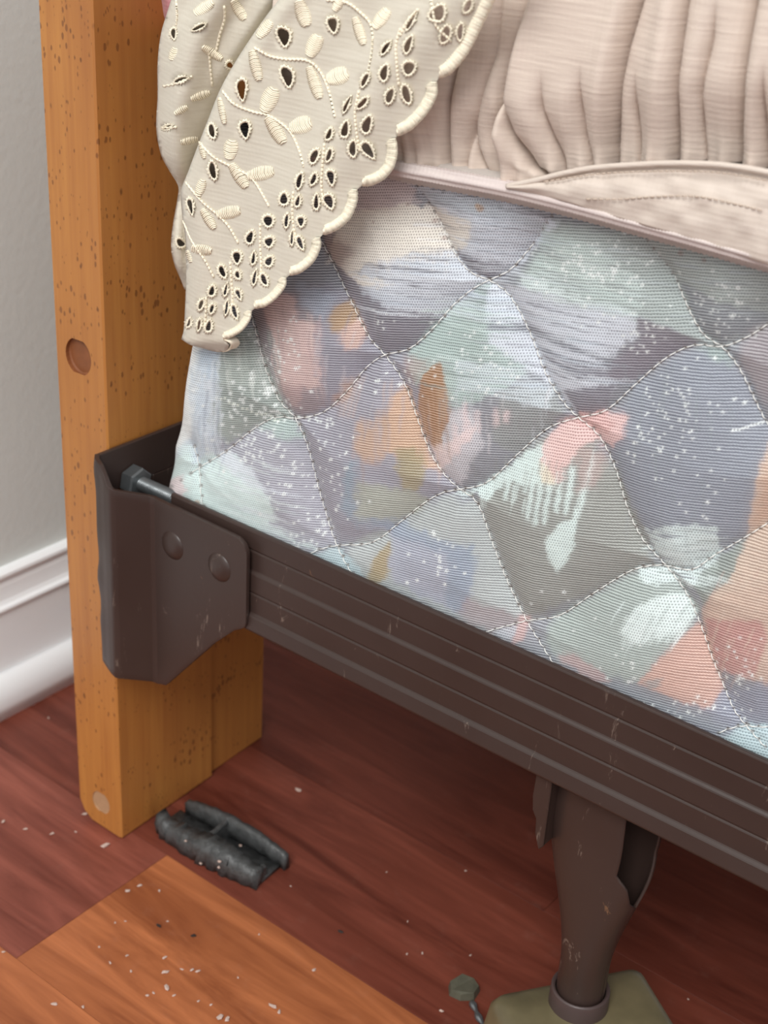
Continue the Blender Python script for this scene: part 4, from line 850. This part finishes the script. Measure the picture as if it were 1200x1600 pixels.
def build_lace(name, outline, holes, fn, spacing, par):
    outline = np.asarray(outline, float); verts = [Vector(p) for p in outline]; nO = len(verts); edges = [(i, (i + 1) % nO) for i in range(nO)]
    hp = []
    for cx, cy, a, b, an in holes:
        th = np.linspace(0, 2 * math.pi, 15)[:-1]; c, s_ = math.cos(math.radians(an)), math.sin(math.radians(an)); jit = 1 + 0.12 * np.sin(2 * th + cx) + 0.08 * np.sin(3 * th + cy)
        taper = 1 - 0.22 * np.cos(th)      # teardrop
        u, w = a * np.cos(th) * jit, b * np.sin(th) * jit * taper; hp.append(np.stack([cx + u * c - w * s_, cy + u * s_ + w * c], 1))
    for h_ in hp:
        k = len(verts); verts += [Vector(p) for p in h_]; edges += [(k + i, k + (i + 1) % len(h_)) for i in range(len(h_))]
    xmin, ymin = outline.min(0); xmax, ymax = outline.max(0)
    gx_, gy_ = np.meshgrid(np.arange(xmin, xmax, spacing), np.arange(ymin, ymax, spacing)); g = np.stack([gx_.ravel(), gy_.ravel()], 1) + rng.uniform(-1, 1, (gx_.size, 2)) * spacing * 0.2
    ok = polymask(outline, g[:, 0], g[:, 1])
    for h_, hh in zip(hp, holes): ok &= np.hypot(g[:, 0] - hh[0], g[:, 1] - hh[1]) > hh[2] * 1.3
    dmin = np.full(len(g), 1e9)
    for p in outline[::2]: dmin = np.minimum(dmin, np.hypot(g[:, 0] - p[0], g[:, 1] - p[1]))
    g = g[ok & (dmin > spacing * 0.6)]; verts += [Vector(p) for p in g]
    vo, eo, fo, *_ = delaunay_2d_cdt(verts, edges, [], 0, 1e-4)
    vo = np.array([[v.x, v.y] for v in vo]); fo = np.array([f for f in fo if len(f) == 3]); cen = vo[fo].mean(1)
    keep = polymask(outline, cen[:, 0], cen[:, 1])
    for h_ in hp:
        lo, hi = h_.min(0), h_.max(0); ix = np.nonzero((cen[:, 0] > lo[0]) & (cen[:, 0] < hi[0]) & (cen[:, 1] > lo[1]) & (cen[:, 1] < hi[1]))[0]
        keep[ix] &= ~polymask(h_, cen[ix, 0], cen[ix, 1])
    fo = fo[keep]
    o = mesh(name, fn(vo[:, 0], vo[:, 1]), fo.tolist(), M['lace'], par); solidify(o, 0.0006, 0); return o, hp
lobe_s = [smooth_path(l, 26) for l in LOBES]
outline = np.vstack(lobe_s + [smooth_path([(349, 530), (358, 540), (352, 548), (338, 549), (315, 543), (297, 538), (284, 530)], 16)[1:-1], fold_s[::-1][:-1]])
outline = outline[np.r_[True, np.linalg.norm(np.diff(outline, axis=0), axis=1) > 0.3]]
panel, holes = build_lace('eyelet_panel', outline, EYE, front, 5.0, lc_)
def rim(h_, fn, par, w=2.6):
    c = h_.mean(0); n = 30; hs = np.vstack([h_, h_[:1]]); d = np.r_[0, np.cumsum(np.linalg.norm(np.diff(hs, axis=0), axis=1))]; s_ = np.linspace(0, d[-1], n, endpoint=False)
    p = np.stack([np.interp(s_, d, hs[:, 0]), np.interp(s_, d, hs[:, 1])], 1); out = p - c; out /= np.linalg.norm(out, axis=1)[:, None] + 1e-9
    V = []
    for i in range(n):
        ww = w * (1.25 + (1.0 if i % 2 else -0.30) + 0.25 * math.sin(i * 1.7 + c[0]))
        for t, l in ((-0.25, 0.0), (0.0, 0.0006 + (0.0006 if i % 2 else 0)), (0.5, 0.0009 + (0.0006 if i % 2 else 0)), (1.0, 0.0002)):
            q = p[i] + out[i] * ww * t; V.append(fn(np.array(q[0]), np.array(q[1]), l + 0.0002))
    mesh('eyelet_rim', V, grid_faces(n, 4, closed_u=True).tolist(), M['embroid'], par)
for h_ in holes: rim(h_, front, lc_)
def leaf(cx, cy, a, b, an, fn, par):
    mb = MB(); c, s_ = math.cos(math.radians(an)), math.sin(math.radians(an)); n = max(7, int(a / 1.35))
    for i in range(n):
        u = -a + 2 * a * (i + 0.5) / n; f = (u + a) / (2 * a); half = b * (0.30 + 0.95 * math.sin(math.pi * min(1, f * 0.62 + 0.18)) ** 1.2) * (1 if f < 0.93 else 0.8)
        ww = np.linspace(-half, half, 5); uu = u + 0.30 * np.abs(ww) * 0.9 + rng.normal() * 0.2; q = np.stack([cx + uu * c - ww * s_, cy + uu * s_ + ww * c], 1)
        P_ = np.array([fn(np.array(x), np.array(y), 0.0004 + 0.0006 * (1 - (w_ / (half + 1e-6)) ** 2)) for (x, y), w_ in zip(q, ww)]); mb.add(tube_vf(P_, np.array([0.6, 1, 1, 1, 0.6]) * 0.00042, 5))
    mb.build('embroidered_leaf', M['embroid'], par)
for l in LEAF: leaf(*l, front, lc_)
def stem(pts, fn, par, r=0.00050, conv=True):
    p = np.array(pts, float)
    if conv: p = np.stack([200 + p[:, 0] / 2, p[:, 1] / 2], 1)
    L = np.linalg.norm(np.diff(p, axis=0), axis=1).sum(); p = smooth_path(p, max(12, int(L / 1.6))); i = np.arange(len(p))
    P_ = fn(p[:, 0], p[:, 1], 0.0006); P_ += np.stack([np.sin(i * 1.6) * 0.00025, 0 * i, np.cos(i * 1.6) * 0.00025], 1); mesh('embroidered_stem', *tube_vf(P_, r * (1 + 0.25 * np.sin(i * 1.6)), 6), M['embroid'], par)
for s_ in STEM: stem(s_, front, lc_)
for li, l in enumerate(lobe_s):       # buttonhole-stitched scallop border
    n = 76; p = smooth_path(LOBES[li], n); t = np.gradient(p, axis=0); t /= np.linalg.norm(t, axis=1)[:, None]; nin = np.stack([-t[:, 1], t[:, 0]], 1)
    V = []; wid = np.interp(li, [1, 7], [18, 11.5])
    for i in range(n):
        rg = 0.00060 * (i % 2) + 0.00025 * math.sin(i * 2.3); ed = min(1, 0.55 + min(i, n - 1 - i) / 8.0)
        for f, lf in ((-0.08 - 0.07 * (i % 2) * rng.random(), -0.0006), (-0.03 * (i % 2), 0.0006), (0.22, 0.0013), (0.55, 0.0015), (0.85, 0.0009), (1.0 + 0.10 * math.sin(i * 2.9), 0.0001)):
            q = p[i] + nin[i] * wid * f * ed; V.append(front(np.array(q[0]), np.array(q[1]), lf + rg))
    mesh('scallop_border', V, grid_faces(n, 6).tolist(), M['embroid'], lc_)
# turned-back layer behind the fold
BACK = [(292, -72), (276, -24), (262, 20), (252, 55), (247, 100), (247, 150), (245, 200), (252, 240), (265, 266), (279, 290), (278, 310), (271, 350), (268, 385), (273, 412), (283, 436), (289, 452)]
back_s = smooth_path(BACK, 120)
def y_back(px, py):
    px = np.asarray(px, float); py = np.asarray(py, float); o_ = np.argsort(back_s[:, 1]); xl = np.interp(py, back_s[o_, 1], back_s[o_, 0])
    o2 = np.argsort(fold_s[:, 1]); xf = np.interp(py, fold_s[o2, 1], fold_s[o2, 0]); q = np.clip((px - xl) / 46.0, 0, 1); base = -0.0235 + 0.0190 * np.clip(py / 545, -0.1, 1.05)
    y = base + 0.017 + 0.015 * (1 - np.sqrt(np.clip(1 - (1 - q) ** 2, 0, 1)))
    y = y + 0.0042 * np.sin((px - xl) / 15.0 + py / 55.0) * sstep(4, 30, px - xl) + 0.014 * np.exp(-np.clip(xf - px, 0, None) / 13.0)
    return y
def backf(px, py, lift=0.0): return atY(px, py, y_back(px, py) - lift)
o2 = np.argsort(fold_s[:, 1]); xf = np.interp(back_s[:, 1], fold_s[o2, 1], fold_s[o2, 0])
outline_b = np.vstack([back_s, np.stack([xf + 16, back_s[:, 1]], 1)[::-1]])
EYEB = [E_(*e) for e in [(142, 106, 15, 8, 82), (222, 85, 22, 6, -22), (165, 250, 22, 7, -25), (122, 398, 15, 6, -12), (320, 205, 12, 10, 40), (165, 760, 15, 11, 20)]]
pb, hb_ = build_lace('folded_layer', outline_b, EYEB, backf, 5.0, lc_)
for h_ in hb_: rim(h_, backf, lc_, 2.2)
for l in [E_(*e) for e in [(262, 165, 36, 11, 32), (225, 300, 32, 10, -20), (140, 170, 20, 10, -70), (345, 30, 36, 13, 58), (235, 25, 34, 14, -32), (190, 440, 28, 9, -12), (165, 345, 24, 8, -30)]]: leaf(*l, backf, lc_)
stem([(300, 20), (300, 60), (285, 110), (272, 170)], backf, lc_); stem([(150, 0), (152, 45), (150, 80)], backf, lc_); stem([(250, 150), (255, 200), (262, 270)], backf, lc_); stem([(110, 270), (150, 262), (200, 240)], backf, lc_); stem([(105, 400), (150, 398)], backf, lc_)
# the cloth carries on round behind both silhouettes
def turn_back(curve, fn, name, depth):
    P0 = fn(curve[:, 0], curve[:, 1]); rows = [P0]
    for k in range(1, 9):
        t = k / 8; rows.append(P0 + np.array([-0.0035 * math.sin(t * math.pi) * 0.3 + 0.010 * t * t, depth * t, -0.001 * t]))
    o = fast_grid(name, np.stack(rows, 1), M['lace'], lc_); solidify(o, 0.0006, 0)
turn_back(back_s, backf, 'turned_edge', 0.035); fs = fold_s[fold_s[:, 1] < 446]; A_ = front(fs[:, 0], fs[:, 1]); B_ = backf(fs[:, 0] + 13, fs[:, 1]); rows = []
for t in np.linspace(0, 1, 9): rows.append(A_ + (B_ - A_) * t + np.array([0.0015, 0.0, 0.0]) * math.sin(math.pi * t))
o = fast_grid('fold_return', np.stack(rows, 1), M['lace'], lc_); solidify(o, 0.0006, 0)
turn_back(fold_s[fold_s[:, 1] >= 440][:-1], front, 'turned_edge', 0.018)
# rolled end of the border at the lower tip
q = smooth_path([(349, 531), (357, 534), (361, 540), (356, 547), (347, 549)], 16); P_ = front(q[:, 0], q[:, 1], 0.0005)
rows = np.stack([P_ + np.array([0.0, 0.0 + 0.006 * t, 0.0003 * math.sin(t * 3)]) for t in np.linspace(0, 1, 5)], 1); o = fast_grid('rolled_tip', rows, M['embroid'], lc_); solidify(o, 0.001, 0)

# ------------------------------------------------------------------ pink cover behind the lace
pk = smooth_path([(205, -70), (222, -40), (238, -8), (246, 14), (256, 33), (266, 46)], 30); rows = np.zeros((30, 24, 3))
for j in range(24):
    u = j / 23; px_ = pk[:, 0] + 90 * u; py_ = pk[:, 1] + 14 * u + 6 * math.sin(u * 9)
    rows[:, j] = atY(px_, py_, 0.046 + 0.014 * (1 - min(1, u * 3)) ** 2 + 0.003 * np.sin(u * 16 + pk[:, 1] / 20))
o = fast_grid('pink_cover', rows, M['pink'], None); solidify(o, 0.003, 0)
tag(o, 'rose pink cloth corner peeping out behind the cream lace at the top', 'bedding')

# ------------------------------------------------------------------ black clip on the floor
cl = thing('plastic_clip', 'broken black plastic glide lying dusty on the floor in front of the headboard foot', 'clip', (0.055, 0.032, 0.0))
def clip_pt(u, v, z): # u along, v across (metres), slight rotation
    a = math.radians(3.0); return (0.011 + u * math.cos(a) - v * math.sin(a), 0.0185 + u * math.sin(a) + v * math.cos(a), z)
CL_, CWd = 0.084, 0.031
def slab(u0, u1, f_in, f_out, ztop, zbot, n=22, mname='wall', mat=None, rough=0.0):
    V = []
    for i in range(n):
        u = u0 + (u1 - u0) * i / (n - 1); zt = ztop(u); zb_ = zbot(u); r1 = lambda: rng.normal() * rough
        for v, z in ((f_out(u), zb_), (f_out(u) , (zb_ + zt) * 0.55 + r1()), (f_out(u) + (f_in(u) - f_out(u)) * 0.2, zt + r1()), (f_in(u), zt - 0.0004 + r1()), (f_in(u), zb_)): V.append(clip_pt(u + r1(), v + r1(), z))
    Fc = grid_faces(n, 5, closed_v=True).tolist() + [list(range(5)), list(range((n - 1) * 5, n * 5))[::-1]]
    return mesh(mname, V, Fc, mat or M['clip'], cl)
slab(0.0, CL_, lambda u: 0.0245, lambda u: 0.0035, lambda u: 0.0040, lambda u: 0.0, mname='base', rough=0.0002)
slab(0.0, CL_, lambda u: 0.0085, lambda u: -0.0005 - 0.004 * math.sin(math.pi * u / CL_), lambda u: 0.0150 - 0.0020 * math.sin(u * 90), lambda u: 0.0005, 30, 'front_wall', rough=0.0008)
slab(0.004, CL_ + 0.004, lambda u: 0.0250, lambda u: 0.0295, lambda u: 0.0090 + 0.0090 * math.sin(math.pi * min(1, max(0, (u + 0.004) / (CL_ + 0.014)))) ** 0.7, lambda u: 0.0, 26, 'back_wall', rough=0.0003)
V = [clip_pt(u, v, z) for u in (0.038, 0.0415) for v, z in ((0.006, 0.002), (0.006, 0.0150), (0.015, 0.0150), (0.026, 0.0165), (0.026, 0.002))]
o = mesh('cross_rib', V, [(0, 1, 2, 3, 4), (9, 8, 7, 6, 5)] + [(i, 5 + i, 5 + (i + 1) % 5, (i + 1) % 5) for i in range(5)], M['clip'], cl, False); bevel(o, 0.0006, 1)
V = [clip_pt(u, v, z) for u in (CL_ - 0.004, CL_) for v, z in ((0.003, 0.001), (0.003, 0.0135), (0.0125, 0.011), (0.0135, 0.001))]
o = mesh('end_lug', V, [(0, 1, 2, 3), (7, 6, 5, 4)] + [(i, 4 + i, 4 + (i + 1) % 4, (i + 1) % 4) for i in range(4)], M['clip'], cl, False); bevel(o, 0.0008, 1)
mb = MB()
def lump(c, r, sq=(1, 1, 0.6)):
    V = []; a = rng.uniform(0, 6.28)
    for i in range(4):
        ph = math.pi * (i + 0.5) / 4
        for k in range(6):
            th = 2 * math.pi * k / 6; j = rng.uniform(0.5, 1.35); x, y, z = r * j * sq[0] * math.sin(ph) * math.cos(th), r * j * sq[1] * math.sin(ph) * math.sin(th), r * j * sq[2] * math.cos(ph)
            V.append((c[0] + x * math.cos(a) - y * math.sin(a), c[1] + x * math.sin(a) + y * math.cos(a), c[2] + z))
    Fc = grid_faces(4, 6, closed_v=True).tolist() + [list(range(6)), list(range(18, 24))[::-1]]; return V, Fc
for px, py, z in ((314, 1349, 0.0145), (342, 1355, 0.0150), (343, 1346, 0.0155), (319, 1313, 0.012), (290, 1314, 0.0125), (376, 1321, 0.006), (350, 1323, 0.013)): mb.add(lump(at(px, py, 2, z), 0.0011))
mb.build('dust_crumbs', M['lint'], cl)['kind'] = 'stuff'

# ------------------------------------------------------------------ crumbs and flecks on the floor
def fleck(name, px, py, r, sq, mat, label, cat, group):
    c = at(px, py, 2, 0.0); V, Fc = lump((c[0], c[1], r * sq[2] * 0.98), r, sq); V = np.array(V); V[:, 2] -= V[:, 2].min()
    o = mesh(name, V, Fc, mat, None, False, origin=(c[0], c[1], 0)); tag(o, label, cat, group); return o
LAB = 'tiny white plaster crumb lying on the red wood floor'
for px, py, r in ((466, 1236, 2.6), (82, 1303, 1.9), (165, 1322, 3.0), (76, 1122, 1.1), (200, 1393, 2.1), (219, 1384, 1.8), (249, 1392, 1.3), (259, 1520, 2.2), (261, 1545, 2.6), (172, 1505, 1.6), (310, 1518, 1.7), (300, 1516, 1.5),
                  (198, 1494, 1.3), (257, 1497, 1.6), (345, 1590, 3.0), (355, 1594, 2.2), (426, 1573, 2.4), (436, 1582, 1.8), (490, 1517, 1.6), (130, 1574, 1.4), (85, 1570, 1.8), (5, 1488, 1.2), (636, 1491, 1.1), (660, 1490, 1.0),
                  (689, 1580, 1.6), (728, 1361, 1.0), (40, 1296, 1.6), (5, 1284, 1.9), (132, 1273, 2.0), (240, 1552, 1.2), (230, 1556, 1.3), (272, 1556, 1.2), (196, 1440, 1.0), (405, 1460, 0.9), (372, 1528, 1.0), (330, 1570, 1.2), (310, 1565, 1.1),
                  (454, 1385, 0.8), (637, 1440, 0.9), (735, 1493, 1.0), (1075, 1562, 1.0), (604, 1363, 0.8), (250, 1269, 0.9), (262, 1440, 1.0), (180, 1442, 1.0), (118, 1300, 0.9), (155, 1480, 1.0), (205, 1518, 1.2), (284, 1515, 1.2)):
    if px < 190 and py < 1340: LAB, G_ = 'tiny white crumb on the red plank left of the headboard foot', 'white crumbs by the headboard foot'
    elif px > 400 and (py - 1339) < 0.65 * (px - 267): LAB, G_ = 'tiny white crumb on the dark red planks behind the orange plank', 'white crumbs on the dark red planks'
    elif py > 1490 + 0.71 * (px - 28): LAB, G_ = 'tiny white crumb on the orange plank at the bottom left corner', 'white crumbs in the bottom left corner'
    else: LAB, G_ = 'tiny white crumb scattered on the orange plank below the black clip', 'white crumbs on the orange plank'
    fleck('plaster_crumb', px, py, r * 0.00068, (1.5, 0.8, 0.40), M['lint'], LAB, 'crumb', G_)
for px, py, lab in ((247, 1447, 'small dark grit speck on the orange plank, left of its pair'), (302, 1463, 'small dark grit speck on the orange plank, right of its pair'), (533, 1457, 'small dark grit speck on the dark red plank right of the clip')):
    fleck('grit_speck', px, py, 0.0016, (1.3, 0.7, 0.4), M['dark_fleck'], lab, 'speck', None)
c = at(724, 1548, 2, 0.0); V = []
pl = [(-0.0085, -0.003), (-0.006, 0.0065), (0.001, 0.0095), (0.0075, 0.006), (0.009, -0.002), (0.003, -0.0075), (-0.004, -0.0085)]
V = [(c[0] + x, c[1] + y, 0.0) for x, y in pl] + [(c[0] + x * 0.9, c[1] + y * 0.9, 0.0045 + 0.0008 * math.sin(i * 2)) for i, (x, y) in enumerate(pl)]; n = 7
o = mesh('plastic_shard', V, [tuple(range(n))[::-1], tuple(range(n, 2 * n))] + [(i, (i + 1) % n, n + (i + 1) % n, n + i) for i in range(n)], M['olive'], None, False, origin=(c[0], c[1], 0))
tag(o, 'small olive plastic shard on the floor left of the frame foot', 'shard')
pts = [at(737, 1566, 2, 0.002), at(743, 1578, 2, 0.0022), at(748, 1590, 2, 0.002), at(757, 1604, 2, 0.0022)]; P_ = smooth_path(pts, 24)
mb = MB(); mb.add(tube_vf(P_, 0.0017 + 0.0005 * np.sin(np.arange(24) * 0.55), 7)); o = mb.build('metal_sliver', M['zinc'], None, True, origin=(P_[0][0], P_[0][1], 0)); tag(o, 'bent grey metal sliver between olive shard and frame foot', 'sliver')
